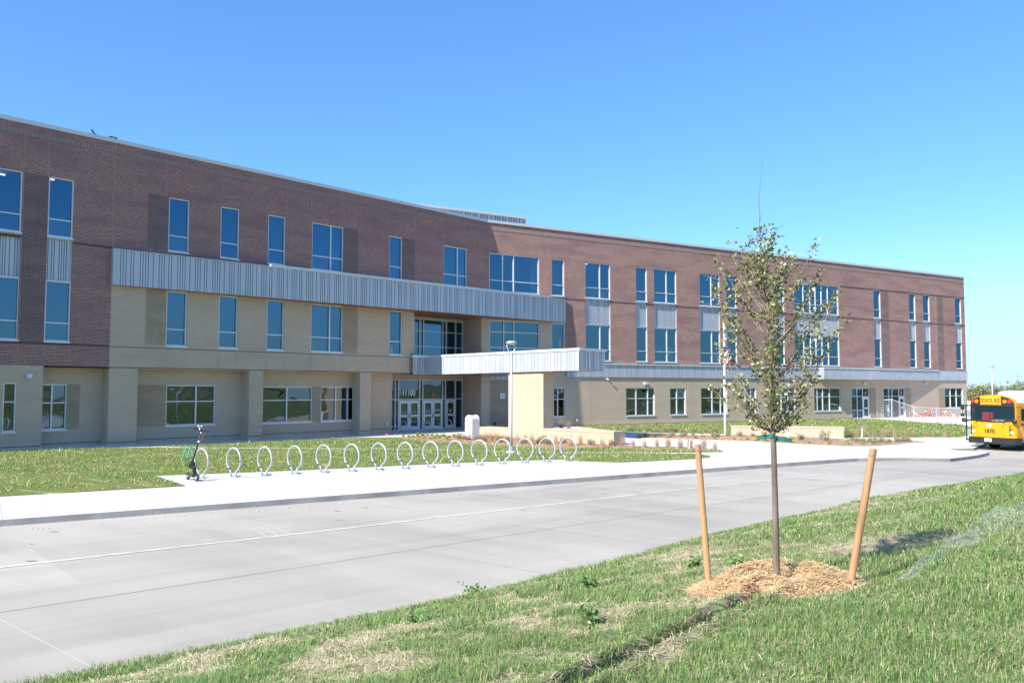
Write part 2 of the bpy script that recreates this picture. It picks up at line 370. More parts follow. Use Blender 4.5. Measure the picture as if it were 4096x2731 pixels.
LAWN1=[(-60,-3),(-30,12.9),(-14.08,22.75),(-9.97,25.2),(-12.2,28.1),(-7.7,30.0),(-4.87,31.6),(-1.5,33.4),(2.07,35.05),(3.05,33.9),(4.2,33.4),(5.7,34.2),(7.92,35.6),(8.7,36.4),(9.0,37.4),(8.9,38.5),(8.5,39.2),(7.45,39.5),(5.57,40.15),(2.4,40.4),(-1.8,40.3),(-8.36,40.25),(-14.37,40.7),(-18.0,40.1),(-21.68,37.6),(-26,34),(-60,2)]
LAWN2=[(-18.2,41.2),(-14.37,41.35),(-8.36,40.85),(-1.8,40.95),(2.4,41.15),(5.57,41.0),(8.0,40.5),(10.35,40.3),(10.4,40.9),(9.05,43.0),(7.35,43.5),(6.24,43.4),(4.3,43.75),(2.52,43.3),(-.74,44.9),(-1.98,45.4),(-4.25,46.7),(-5.2,47.2),(-6.9,49.5),(-9.2,49.6),(-14.6,44.6)]
BED1=[(-6.88,49.55),(-5.15,47.3),(-4.2,46.8),(-1.9,45.5),(-.7,45.0),(2.55,43.4),(4.3,43.85),(6.24,43.5),(7.35,43.6),(9.1,43.1),(10.35,41.0),(10.5,41.6),(10.1,43.2),(9.3,44.2),(8.0,44.6),(6.6,45.4),(5.8,46.2),(1.5,50.2),(-2.0,53.0),(-2.9,51.6),(-3.3,50.9),(-5.1,52.3)]
BED2=[(7.9,51.2),(9.14,51.1),(10.1,50.5),(13.1,48.25),(15.6,45.6),(16.4,44.9),(17.79,44.6),(19.2,45.3),(20.46,46.3),(22.0,48.0),(23.53,49.4),(25.3,50.4),(24.5,51.2),(22.6,50.8),(20.8,50.5),(20.3,51.2),(18.1,51.85),(16.2,52.6),(14.5,53.1),(12.9,52.6),(10.7,53.5),(8.95,53.1)]
BACK=[(7.79,56.8),(9.88,55.4),(13.3,54.3),(14.3,53.9),(21.1,52.4),(22.8,52.6),(26.6,52.75),(28.8,52.9),(33,57),(37.3,68.2),(36.1,73.3),(35.6,80.5),(33.5,80.6),tuple(B.P(40.9,.25)[:2]),tuple(B.P(7.7,.25)[:2])]
for p,nm,mm in ((LAWN1,'lawn','lawn'),(LAWN2,'lawn','lawn'),(BACK,'lawn','lawn'),(BED1,'planting_bed','mulch'),(BED2,'planting_bed','mulch')):
    kind(sheet(nm,p,.025,M[mm],skirt=.06),'structure')

def vnoise(X,Y,s,seed):
    r=np.random.default_rng(seed); T=r.random((256,256)); x=X*s+1000; y=Y*s+1000
    xi=np.floor(x).astype(int); yi=np.floor(y).astype(int); fx=x-xi; fy=y-yi; fx=fx*fx*(3-2*fx); fy=fy*fy*(3-2*fy)
    g=lambda a,b:T[a%256,b%256]
    return (g(xi,yi)*(1-fx)+g(xi+1,yi)*fx)*(1-fy)+(g(xi,yi+1)*(1-fx)+g(xi+1,yi+1)*fx)*fy
FUR=[np.array((-.5,4.3)),np.array((.95,6.4)),np.array((2.62,8.62))]
def fur_dist(X,Y):
    best=np.full(X.shape,1e9); side=np.zeros(X.shape)
    for a,b in zip(FUR[:-1],FUR[1:]):
        d=b-a; t=((X-a[0])*d[0]+(Y-a[1])*d[1])/(d@d); tc=np.clip(t,0,1)
        ex,ey=X-(a[0]+tc*d[0]),Y-(a[1]+tc*d[1]); dd=np.hypot(ex,ey); m=dd<best
        best=np.where(m,dd,best); side=np.where(m,np.sign(d[1]*ex-d[0]*ey),side)
    return best,side
TREE=(2.85,8.95)
def bank_z(X,Y):
    d=edge_dist(X,Y); dc=np.clip(d,0,14.3)
    z=-.12+.235*dc-.0082*dc*dc
    z=np.where(d<0,-.12-np.clip(-d*1.5,0,.5),z)
    z=z-np.clip((d-40)*.03,0,2.2)
    z=z+gz(X,Y)*S((20-d)/20)
    near=S(d/1.0)
    z=z+near*((vnoise(X,Y,.7,1)-.5)*.07+(vnoise(X,Y,2.6,2)-.5)*.035)
    f,_=fur_dist(X,Y); z=z-.2*np.exp(-(f/.085)**2)+.07*np.exp(-((f-.18)/.08)**2)
    return z
def lush(X,Y):
    """0 bare straw .. 1 thick grass"""
    f,side=fur_dist(X,Y)
    n=.36*vnoise(X,Y,.8,3)+.36*vnoise(X*.8+Y*.4,Y*.9-X*.3,2.1,4)+.28*vnoise(X,Y,5.5,5)
    right=S((.669*X*1-.743*Y+4.6+.35*(X-2))/1.6+.5)     # the lusher strip nearest the camera / right of the furrow
    a,b=FUR[0],FUR[-1]; d=(b-a)/np.hypot(*(b-a)); lat=(d[1]*(X-a[0])-d[0]*(Y-a[1]))
    right=S((lat+.1)/.9)
    L=.30+.70*S((n-.31+.3*right)/.22)
    L=np.maximum(L,.9*S(1-np.abs(edge_dist(X,Y)-.35)/.5))
    # bare patch right of the tree and scattered straw
    bp=np.exp(-(((X-5.0)/1.3)**2+((Y-11.6)/.9)**2)); L=L*(1-.9*bp)
    m=np.hypot((X-TREE[0])/.95,(Y-TREE[1])/.72)
    return np.where(m<1,0,L)
def axis(a,b,c,d,fine,coarse,far):
    return np.unique(np.round(np.concatenate([np.arange(-150,a,far),np.arange(a,b,coarse),np.arange(b,c,fine),np.arange(c,d,coarse),np.arange(d,151,far)]),4))
bx=axis(-14,-3,7.2,40,.055,.35,6); by=axis(0,4.0,13,44,.055,.35,6)
bank,bv=grid_obj('grass_bank',bx,by,bank_z,M['ground_attr'],keep=lambda X,Y:edge_dist(X,Y)>-1)
kind(bank,'structure')
L=lush(bv[:,0],bv[:,1]); nn=vnoise(bv[:,0],bv[:,1],9,8)[:,None]; n2=vnoise(bv[:,0],bv[:,1],3,9)[:,None]
straw=np.array((.58,.46,.30)); soil=np.array((.36,.28,.19)); gr=np.array((.14,.19,.06))
cc=straw*(.55+.45*nn)+(soil-straw)*.35*n2; cc=cc*(1-.8*L[:,None])+gr*(.7+.5*nn)*.8*L[:,None]
fd,_=fur_dist(bv[:,0],bv[:,1]); k=np.exp(-(fd/.12)**2)[:,None]; cc=cc*(1-.95*k)+np.array((.035,.028,.02))*.95*k  # furrow coloured near black: dark soil with the trench's shade painted in
ca=bank.data.color_attributes.new('col','FLOAT_COLOR','POINT'); ca.data.foreach_set('color',np.concatenate([cc,np.ones((len(cc),1))],1).astype(np.float32).ravel())

def tri_obj(name, vv, ff, cc, m):
    me=bpy.data.meshes.new(name); me.vertices.add(len(vv)); me.vertices.foreach_set('co',vv.astype(np.float32).ravel())
    me.loops.add(ff.size); me.loops.foreach_set('vertex_index',ff.astype(np.int32).ravel()); me.polygons.add(len(ff))
    me.polygons.foreach_set('loop_start',np.arange(0,ff.size,3,dtype=np.int32)); me.polygons.foreach_set('loop_total',np.full(len(ff),3,dtype=np.int32))
    me.update(calc_edges=True); me.materials.append(m)
    a=me.color_attributes.new('col','FLOAT_COLOR','POINT'); a.data.foreach_set('color',np.concatenate([cc,np.ones((len(cc),1))],1).astype(np.float32).ravel())
    o=bpy.data.objects.new(name,me); col.objects.link(o); return o
def blades(P,h,w,lean,colr,r=rng):
    n=len(P); a=r.random(n)*6.283; d=np.stack([np.cos(a),np.sin(a),0*a],1); side=np.stack([-np.sin(a),np.cos(a),0*a],1)
    up=np.array((0,0,1.)); h=h[:,None]; w=w[:,None]; lean=lean[:,None]
    m=P+up*h*.55+d*lean*h*.3; t=P+up*h*(1-.35*lean)+d*lean*h
    vv=np.stack([P-side*w/2,P+side*w/2,m-side*w*.4,m+side*w*.4,t],1).reshape(-1,3)
    b=np.arange(n)[:,None]*5; ff=np.concatenate([b+np.array([[0,1,3]]),b+np.array([[0,3,2]]),b+np.array([[2,3,4]])],0)
    return vv,ff,np.repeat(colr,5,0)
def green(n,r=rng,tan=.12):
    t=r.random((n,1)); c=np.array((.11,.22,.05))*(1-t)+np.array((.28,.40,.13))*t; c*=(.75+.5*r.random((n,1)))
    k=r.random(n)<tan; c[k]=np.array((.55,.46,.29))*(.7+.5*r.random((k.sum(),1))); return c
# near blades
Ps=[];hs=[];ws=[]
for r0,r1,dens,w in ((3.2,8,3300,.0045),(8,13,1500,.0065),(13,22,620,.010),(22,45,170,.02)):
    n=int(dens*(r1*r1-r0*r0)*.5*R(92)); rr=np.sqrt(rng.random(n)*(r1*r1-r0*r0)+r0*r0); th=(rng.random(n)-.5)*R(92)+R(4)
    x=rr*np.sin(th); y=rr*np.cos(th); d=edge_dist(x,y); ok=(d>.02)
    x,y,d=x[ok],y[ok],d[ok]; Lx=lush(x,y); ok=rng.random(len(x))<(.06+.94*Lx)*np.where(np.hypot((x-TREE[0])/.9,(y-TREE[1]-.1)/.68)<1,.02,1)
    x,y,Lx=x[ok],y[ok],Lx[ok]; fq,_=fur_dist(x,y); ok=(fq>.075)|(rng.random(len(x))<.1); x,y,Lx=x[ok],y[ok],Lx[ok]; Ps.append(np.stack([x,y,bank_z(x,y)-.004],1)); hs.append((.035+.06*rng.random(len(x)))*(.6+.5*Lx)*(.45+.75*vnoise(x,y,1.7,6)+.45*vnoise(x,y,6.0,16))); ws.append(np.full(len(x),w)*(.7+.6*rng.random(len(x))))
P=np.concatenate(Ps);h=np.concatenate(hs);w=np.concatenate(ws)
vv,ff,cv=blades(P,h,w,.3+.9*rng.random(len(P)),green(len(P)))
kind(tri_obj('grass',vv,ff,cv,M['blade']),'stuff')
# straw litter lying on the bank
def litter(x,y,z,ln,w,r=rng):
    n=len(x); a=r.random(n)*6.283; tilt=(r.random(n)-.5)*.5; P=np.stack([x,y,z],1); d=np.stack([np.cos(a),np.sin(a),tilt],1)*ln[:,None]/2; s=np.stack([-np.sin(a),np.cos(a),0*a],1)*w[:,None]/2
    u=np.array((0,0,.004)); vv=np.stack([P-d-s,P-d+s,P+d+s,P+d-s],1).reshape(-1,3)+u
    b=np.arange(n)[:,None]*4; ff=np.concatenate([b+np.array([[0,1,2]]),b+np.array([[0,2,3]])],0)
    c=np.array((.70,.56,.37))*(.6+.6*r.random((n,1)))+np.array((.05,.06,.06))*r.random((n,1)); return vv,ff,np.repeat(c,4,0)
xs=[];ys=[];wd=[]
for r0,r1,dens,w in ((3.5,9,900,.005),(9,16,450,.007),(16,34,120,.013)):
    n=int(dens*(r1*r1-r0*r0)*.5*R(86)); rr=np.sqrt(rng.random(n)*(r1*r1-r0*r0)+r0*r0); th=(rng.random(n)-.5)*R(86)+R(4); x=rr*np.sin(th); y=rr*np.cos(th)
    ok=(edge_dist(x,y)>.1)&(rng.random(n)<.12+.88*(1-lush(x,y)))&(fur_dist(x,y)[0]>.11); xs.append(x[ok]);ys.append(y[ok]);wd.append(np.full(ok.sum(),w))
x=np.concatenate(xs);y=np.concatenate(ys);w=np.concatenate(wd)
vv,ff,cv=litter(x,y,bank_z(x,y)+.006+.01*rng.random(len(x)),.05+.11*rng.random(len(x)),w)
kind(tri_obj('straw_litter',vv,ff,cv,M['straw']),'stuff')

# far lawns
def in_poly(x,y,poly):
    r=np.zeros(x.shape,bool); p=np.array(poly); j=len(p)-1
    for i in range(len(p)):
        c=((p[i,1]>y)!=(p[j,1]>y))&(x<(p[j,0]-p[i,0])*(y-p[i,1])/(p[j,1]-p[i,1]+1e-12)+p[i,0]); r^=c; j=i
    return r
Ps=[];hs=[];ws=[]
for poly,dens,w,hh in ((LAWN1,150,.02,.07),(LAWN2,110,.025,.065),(BACK,40,.045,.08)):
    p=np.array(poly); x0,x1,y0,y1=max(-26,p[:,0].min()),p[:,0].max(),max(12,p[:,1].min()),p[:,1].max(); n=int((x1-x0)*(y1-y0)*dens)
    x=x0+rng.random(n)*(x1-x0); y=y0+rng.random(n)*(y1-y0); q=.6*vnoise(x,y,.6,21)+.4*vnoise(x,y,2.1,22)
    ok=in_poly(x,y,poly)&(rng.random(n)<S((q-.25)/.25)*.9+.1); x,y,q=x[ok],y[ok],q[ok]
    Ps.append(np.stack([x,y,gz(x,y)+.02],1)); hs.append(hh*(.4+.9*rng.random(len(x)))*(.6+q)+(rng.random(len(x))<.012)*.22); ws.append(w*(.6+.8*rng.random(len(x))))
P=np.concatenate(Ps);h=np.concatenate(hs);w=np.concatenate(ws)
vv,ff,cv=blades(P,h,w,.3+.9*rng.random(len(P)),green(len(P),tan=.2)*np.array((1.25,1.15,1.1)))
kind(tri_obj('lawn_grass',vv,ff,cv,M['blade']),'stuff')
# wood chips of the beds
Ps=[]
for poly,dens in ((BED1,140),(BED2,60)):
    p=np.array(poly); x0,y0=p.min(0); x1,y1=p.max(0); n=int((x1-x0)*(y1-y0)*dens); x=x0+rng.random(n)*(x1-x0); y=y0+rng.random(n)*(y1-y0); ok=in_poly(x,y,poly); Ps.append(np.stack([x[ok],y[ok]],1))
q=np.concatenate(Ps); vv,ff,cv=litter(q[:,0],q[:,1],gz(q[:,0],q[:,1])+.035,.06+.06*rng.random(len(q)),.03+.03*rng.random(len(q)))
kind(tri_obj('wood_chips',vv,ff,cv*np.array((.85,.75,.68)),M['straw']),'stuff')
# grit along the kerb
gm=MB()
for i in range(90):
    t=rng.random()**1.3; x=-11.3+t*16; y=18.45+t*10.4; x+=rng.random()*.35; y-=rng.random()*.3+.1; r=.008+.02*rng.random()**3
    gm.ball((x,y,-.14+gzf(x,y)),(r*1.4,r,r*.6),5)
kind(gm.build('grit',M['joint_light']),'stuff')

# ------------------------------------------------------------------ school building
school=thing('school_building',(C0[0],C0[1],0),'long three storey brick school with silver metal bands and blue windows','school')
ORG=(C0[0],C0[1],0)
def part(mb,name,mats,parent=None,label=None,smooth=False,bevel=0):
    o=mb.build(name,mats,parent or school,ORG,smooth,bevel)
    if label: o['label']=label
    return o
def wall_grid(mb, fr, u0,u1,z0,z1, openings, depth=.1, off=0, excl=None, m=0, mfun=None):
    us={u0,u1}; zs={z0,z1}
    for a,b,c,d in openings:
        us|={a,b}; zs|={c,d}
    if excl:
        for a,b,c,d in excl: us|={a,b}; zs|={c,d}
    us=sorted(u for u in us if u0<=u<=u1); zs=sorted(z for z in zs if z0<=z<=z1)
    for ua,ub in zip(us,us[1:]):
        for za,zb in zip(zs,zs[1:]):
            uc,zc=(ua+ub)/2,(za+zb)/2
            if any(a<uc<b and c<zc<d for a,b,c,d in openings+(excl or [])): continue
            fr.quad(mb,ua,ub,off,za,zb,m)
    for a,b,c,d in openings:
        if b<=u0 or a>=u1 or d<=z0 or c>=z1: continue
        c=max(c,z0); d=min(d,z1)
        for P,uv in (([fr.P(a,off,c),fr.P(a,off-depth,c),fr.P(a,off-depth,d),fr.P(a,off,d)],[(0,c),(depth,c),(depth,d),(0,d)]),
                     ([fr.P(b,off-depth,c),fr.P(b,off,c),fr.P(b,off,d),fr.P(b,off-depth,d)],[(0,c),(depth,c),(depth,d),(0,d)]),
                     ([fr.P(a,off-depth,c),fr.P(a,off,c),fr.P(b,off,c),fr.P(b,off-depth,c)],[(a,0),(a,depth),(b,depth),(b,0)]),
                     ([fr.P(a,off,d),fr.P(a,off-depth,d),fr.P(b,off-depth,d),fr.P(b,off,d)],[(a,0),(a,depth),(b,depth),(b,0)])):
            mb.poly(P,uv,m)
def window(fr,u0,u1,z0,z1,mulls=(),trans=(),off=0,gm='glass_up',name='window',sill=True,bar=.055,skip=None,label=None):
    f=MB(); a0,a1=off-.2,off-.05
    fr.box(f,u0,u0+.06,a0,a1,z0,z1); fr.box(f,u1-.06,u1,a0,a1,z0,z1)
    fr.box(f,u0+.06,u1-.06,a0,a1,z1-.06,z1); fr.box(f,u0+.06,u1-.06,a0,a1,z0,z0+.06)
    for u in mulls: fr.box(f,u-bar/2-.01,u+bar/2+.01,a0,a1-.015,z0+.06,z1-.06)
    for z in trans:
        ub=[u0+.06]+[x for u in sorted(mulls) for x in (u-bar/2-.01,u+bar/2+.01)]+[u1-.06]
        for k in range(0,len(ub),2): fr.box(f,ub[k],ub[k+1],a0,a1-.03,z-bar/2,z+bar/2)
    if sill: fr.box(f,u0-.03,u1+.03,off-.04,off+.06,z0-.075,z0-.002)
    o=part(f,name,M['alum'],label=label)
    p=MB(); uu=[u0+.05,*sorted(mulls),u1-.05]; zz=[z0+.05,*sorted(trans),z1-.05]
    for i in range(len(uu)-1):
        for j in range(len(zz)-1):
            if skip and skip(uu[i],uu[i+1],zz[j],zz[j+1]): continue
            t1,t2=random.uniform(-.004,.004),random.uniform(-.006,.006)
            p.poly([fr.P(uu[i],off-.15-t1-t2,zz[j]),fr.P(uu[i+1],off-.15+t1-t2,zz[j]),fr.P(uu[i+1],off-.15+t1+t2,zz[j+1]),fr.P(uu[i],off-.15-t1+t2,zz[j+1])])
    p.build('pane',M[gm],o,ORG)
    return o
PAT=[.24,.07,.07,.17,.07,.27,.07,.07,.07,.19]
def ribbed(mb,fr,u0,u1,z0,z1,off,phase=0,rib=.05,dep=.055,scale=1.0,m=0,z0b=None,z1b=None):
    """metal sheet with battens at irregular spacing; z may slope from u0 to u1"""
    z0b=z0 if z0b is None else z0b; z1b=z1 if z1b is None else z1b
    zz=lambda u:((z0+(z0b-z0)*(u-u0)/(u1-u0)),(z1+(z1b-z1)*(u-u0)/(u1-u0)))
    pts=[(u0,0)]; u=u0; k=phase; g=rib*.62
    while True:
        u+=PAT[k%len(PAT)]*scale; k+=1
        if u+rib*1.3>u1: break
        pts+=[(u,0),(u+.003,-dep),(u+g,-dep),(u+g+.004,.012),(u+rib+.012,0)]; u+=rib+.012
    pts.append((u1,0))
    for (a,da),(b,db) in zip(pts,pts[1:]):
        za0,za1=zz(a); zb0,zb1=zz(b)
        mb.poly([fr.P(a,off+da,za0),fr.P(b,off+db,zb0),fr.P(b,off+db,zb1),fr.P(a,off+da,za1)],None,m)
def spandrel(fr,u0,u1,z0,z1):
    s=MB(); ribbed(s,fr,u0+.02,u1-.02,z0+.05,z1-.05,-.11,phase=int(abs(u0)*7)%9,scale=.62)
    fr.box(s,u0,u1,-.2,-.03,z1-.05,z1); fr.box(s,u0,u1,-.2,-.03,z0,z0+.05); fr.box(s,u0,u0+.03,-.2,-.05,z0+.05,z1-.05); fr.box(s,u1-.03,u1,-.2,-.05,z0+.05,z1-.05)
    part(s,'spandrel_panel',M['panel_metal'])

T3,B3,TR3=13.1,10.23,11.07; T2,B2,TR2=8.1,5.2,6.08
# --- wing A (left)
A3=[(-34.6,-31.08,[-33.4,-32.3]),(-29.96,-28.83,[]),(-24.12,-22.98,[]),(-21.18,-20.05,[]),(-18.23,-17.08,[]),(-15.24,-12.92,[-13.84]),(-9.23,-8.13,[]),(-4.35,-2.04,[-2.97])]
A2=[(-34.6,-31.05,[-33.4,-32.3]),(-29.96,-28.83,[]),(-24.12,-23.0,[]),(-21.17,-20.04,[]),(-18.21,-17.09,[]),(-15.23,-12.9,[-13.84]),(-9.18,-8.08,[])]
dk=MB(); tn=MB()
op3=[(a,b,B3,T3) for a,b,_ in A3[2:]]; opL=[(a,b,B2,T3) for a,b,_ in A3[:2]]
wall_grid(dk,A,-60,0,4.02,15.4,op3+opL,excl=[(-26.95,0,4.0,8.2)])
op2=[(a,b,B2,T2) for a,b,_ in A2[2:]]
wall_grid(tn,A,-26.95,-7.05,3.95,8.2,op2)
A.quad(tn,-26.95,-7.05,.012,4.03,5.03)   # base course stands proud below the groove
g0=(-31.58,-31.03,.96,3.22)
wall_grid(tn,A,-60,-29.93,-.6,4.02,[g0])
# brick piers of the ground floor arcade
for a,b in ((-26.93,-25.52),(-19.25,-18.37),(-11.52,-10.63)):
    A.quad(tn,a,b,.0,-.6,3.95)
    for u,s in ((a,1),(b,-1)):
        P=[A.P(u,-.82,-.6),A.P(u,0,-.6),A.P(u,0,3.95),A.P(u,-.82,3.95)]
        if s<0: P=[P[1],P[0],P[3],P[2]]
        tn.poly(P,[(0,-.6),(.82,-.6),(.82,3.95),(0,3.95)])
tn.poly([A.P(-29.93,0,-.6),A.P(-29.93,-.82,-.6),A.P(-29.93,-.82,4.02),A.P(-29.93,0,4.02)],[(0,-.6),(.82,-.6),(.82,4.0),(0,4.0)])
rec=[(-29.9,-28.58,.96,3.16),(-23.65,-20.84,.96,3.14),(-18.2,-14.5,.92,3.06),(-13.88,-10.9,.92,3.06)]
wall_grid(tn,A,-29.93,-8.26,-.6,3.98,rec,off=-.82)
ent=[(-8.26,-1.64,-.3,3.56)]
wall_grid(tn,A,-9.2,-.28,3.58,3.98,[],off=-2.2)
tn.poly([A.P(-8.26,-.82,-.3),A.P(-8.26,-2.2,-.3),A.P(-8.26,-2.2,3.98),A.P(-8.26,-.82,3.98)],[(0,-.3),(1.4,-.3),(1.4,3.98),(0,3.98)])
A.quad(tn,-9.2,-.28,-2.2,7.98,8.3)
A.quad(tn,-9.2,-.28,-2.2,3.98,4.9)
tn.poly([A.P(-7.05,0,3.95),A.P(-7.05,-2.2,3.95),A.P(-7.05,-2.2,8.2),A.P(-7.05,0,8.2)],[(0,3.95),(2.2,3.95),(2.2,8.2),(0,8.2)])
# return wall between entrance glass and wing B
Bc=B.P(-.44,0); q=A.P(-.29,-2.2)
L_=(Bc-q).length
tn.poly([(q.x,q.y,-.3),(Bc.x,Bc.y,-.3),(Bc.x,Bc.y,8.2),(q.x,q.y,8.2)],[(0,-.3),(L_,-.3),(L_,8.2),(0,8.2)])
# --- wing B (right)
B3l=[(.21,4.62,[1.38,2.36]),(5.77,6.97,[]),(8.98,11.5,[10.48]),(14.14,15.35,[]),(16.08,18.6,[17.52]),(21.24,23.67,[22.7]),(24.45,25.74,[]),(30.79,31.93,[]),(33.3,39.68,[34.66,35.6,36.37,37.24,38.16]),(45.1,46.24,[]),(50.98,52.1,[]),(53.42,54.6,[]),(59.25,60.43,[])]
BG=[(5.93,7.03,.79,3.02,[6.36],[2.14]),(13.03,16.07,.73,3.02,[14.15,15.39],[2.15]),(17.75,19.53,.73,3.02,[18.57],[2.15]),(21.28,24.39,.73,3.03,[22.66,23.67],[2.15]),(26.77,28.02,.79,3.04,[27.4],[2.17]),(30.4,33.2,.78,3.05,[31.4,32.3],[2.17]),(35.86,39.67,.81,3.04,[36.36,37.16,38.15],[2.19]),(56.92,60.3,.91,3.06,[58.03,59.15],[2.21])]
BD=[(41.38,44.12,[42.26,43.12],43.12,44.12),(46.38,49.9,[47.3,47.86,48.97],48.97,49.9)]
opsB=[(a,b,B2,T3) for a,b,_ in B3l[2:]]
dk2=MB(); wall_grid(dk2,B,0,61.06,3.9,15.4,opsB+[(a,b,B3,T3) for a,b,_ in B3l[:2]],excl=[(0,7.02,3.9,8.25)])
tn2=MB()
u2=[(.24,4.65,5.2,8.05),(5.77,7.0,5.2,8.05)]
wall_grid(tn2,B,-.44,7.02,3.9,8.25,u2)
wall_grid(tn2,B,-.44,61.05,-.3,3.9,[(a,b,c,d) for a,b,c,d,_,_ in BG]+[(a,b,-.3,3.04) for a,b,*_ in BD])
# right end wall and back walls close the building
for mb,z0,z1 in ((dk2,3.9,15.4),(tn2,-.3,3.9)):
    e0,e1=B.P(61.06,0),B.P(61.06,-25)
    mb.poly([(e0.x,e0.y,z0),(e1.x,e1.y,z0),(e1.x,e1.y,z1),(e0.x,e0.y,z1)],[(0,z0),(25,z0),(25,z1),(0,z1)])
# control joints
for u,z0,z1 in ((-31.05,13.15,15.38),(-30.0,13.15,15.38),(-26.96,8.25,15.38),(-24.3,13.12,15.38),(-21.1,13.12,15.38),(-17.0,13.12,15.38),(-15.3,13.12,15.38),(-12.9,13.12,15.38),(-11.74,10.3,13.1),(-7.0,10.1,13.08),(-4.4,13.12,15.38),(-31.05,4.05,5.1),(-29.9,4.05,5.1),(-28.85,4.05,5.1)): A.box(dk,u-.011,u+.011,-.02,.004,z0,z1,1)
for u in (-24.1,-23.0,-21.15,-20.05,-18.2,-17.1,-15.2,-12.9,-9.2,-8.1): A.box(tn,u-.01,u+.01,-.02,.016,4.05,5.0,1)
for u in (4.63,5.51,7.22,8.73,11.72,13.87,15.69,18.8,21.0,23.9,26.0,30.6,33.0,39.9,44.9,46.4,50.8,52.3,53.2,54.9,59.0,60.6): B.box(dk2,u-.013,u+.013,-.02,.004,13.2,15.38,1)
for u,z0,z1 in ((55.68,5.0,13.1),(28.3,4.95,9.95),(28.3,10.1,15.38)): B.box(dk2,u-.02,u+.02,-.02,.005,z0,z1,1)
for u in (9.5,14.0,20.2,29,34.6,52.6): B.box(tn2,u-.01,u+.01,-.02,.004,.1,3.8,1)

part(dk,'brick_wall',[M['dark_brick'],M['sealant']],label='dark brown brick upper wall of the left wing'); part(dk2,'brick_wall',[M['dark_brick'],M['sealant']],label='sunlit red brown brick wall of the right wing')
part(tn,'tan_wall',[M['tan_brick'],M['sealant']],label='tan brick wall with piers around the entrance side'); part(tn2,'tan_wall',[M['tan_brick'],M['sealant']],label='tan brick ground floor of the right wing')
bk=MB(); pa,pm,pb=A.P(-60,-22),A.P(4,-22),B.P(61.06,-25); ea=A.P(-60,0)
for s,e in ((ea,pa),(pa,pm),(pm,pb)): bk.poly([(s.x,s.y,-.6),(e.x,e.y,-.6),(e.x,e.y,15.4),(s.x,s.y,15.4)])
part(bk,'back_wall',M['tan_brick'])
# groundworks of the flat roof and copings
rf=MB()
rf.poly([A.P(-60,-.25,15.0),A.P(0,-.25,15.0),A.P(4,-22,15.0),A.P(-60,-22,15.0)]); rf.poly([B.P(0,-.25,15.0),B.P(61.06,-.25,15.0),B.P(61.06,-25,15.0),A.P(4,-22,15.0)])
part(rf,'roof',M['roofing'])
cp=MB(); cA=A.P(0,0); 
def miter(off,z):   # outer corner between A and B at given offset
    a,b=A.P(0,off),B.P(0,off); 
    M2=np.array([[A.d.x,-B.d.x],[A.d.y,-B.d.y]]); t=np.linalg.solve(M2,np.array([b.x-a.x,b.y-a.y])); p=A.P(t[0],off); return V((p.x,p.y,z))
for fr,ua,ub in ((A,-60,None),(B,None,61.12)):
    i=lambda o,z:(fr.P(ua,o,z) if ua is not None else miter(o,z)); j=lambda o,z:(fr.P(ub,o,z) if ub is not None else miter(o,z))
    cp.hexa([i(.07,15.38),j(.07,15.38),j(-.4,15.38),i(-.4,15.38),i(.07,15.575),j(.07,15.575),j(-.4,15.56),i(-.4,15.56)])
part(cp,'coping',M['coping_metal'])
# roof penthouse of ribbed metal behind the corner
ph=MB(); Pf=Fr(B.P(0,-2.2)[:2],B.d); ribbed(ph,Pf,-14,4.75,15.0,16.5,0,scale=1.0,rib=.12,dep=.14)
Pf.box(ph,-14,4.75,-5,-.16,15.0,16.5); part(ph,'roof_penthouse',M['panel_metal'])
pc=MB(); Pf.box(pc,-14.1,4.85,-5.1,.12,16.5,16.68); part(pc,'penthouse_coping',M['coping_metal'])
# bands
def pieces(name,m,lst,label=None):
    for fr,*a in lst:
        q_=MB(); fr.box(q_,*a); part(q_,name,m,label=label)
pieces('soldier_course',M['dark_soldier'],[(A,-60,-.02,-.02,.018,14.82,15.04),(B,.02,61.06,-.02,.018,14.82,15.04)])
bl=[(A,-60,-31.1,-.02,.012,9.97,10.08),(A,-31.03,-29.98,-.02,.012,9.97,10.08),(A,-28.8,-26.97,-.02,.012,9.97,10.08),(A,-60,-26.97,-.02,.012,5.02,5.12),(B,39.9,61.06,-.02,.03,13.11,13.17)]
us=[7.1]+[x for a,b,_ in B3l[2:] for x in (a-.01,b+.01)]+[61.06]
for k in range(0,len(us),2): bl.append((B,us[k],us[k+1],-.02,.012,9.96,10.06))
pieces('brick_band',M['dark_band'],bl)
pieces('groove_shade_strip',M['groove_shade'],[(A,-26.94,-7.1,-.02,.016,5.03,5.06),(A,-26.94,-7.1,-.02,.016,3.99,4.025),(A,-60,-29.95,-.02,.008,.24,.27),(A,-26.92,-25.53,-.02,.008,.24,.27),(A,-19.24,-18.38,-.02,.008,.24,.27),(A,-11.51,-10.64,-.02,.008,.24,.27),(A,-29.9,-8.3,-.84,-.812,.27,.30),(B,7.2,41.3,-.02,.008,.05,.085),(B,50,61.0,-.02,.008,.27,.29)])  # thin proud strips, the grooves' shade put into their dark colour
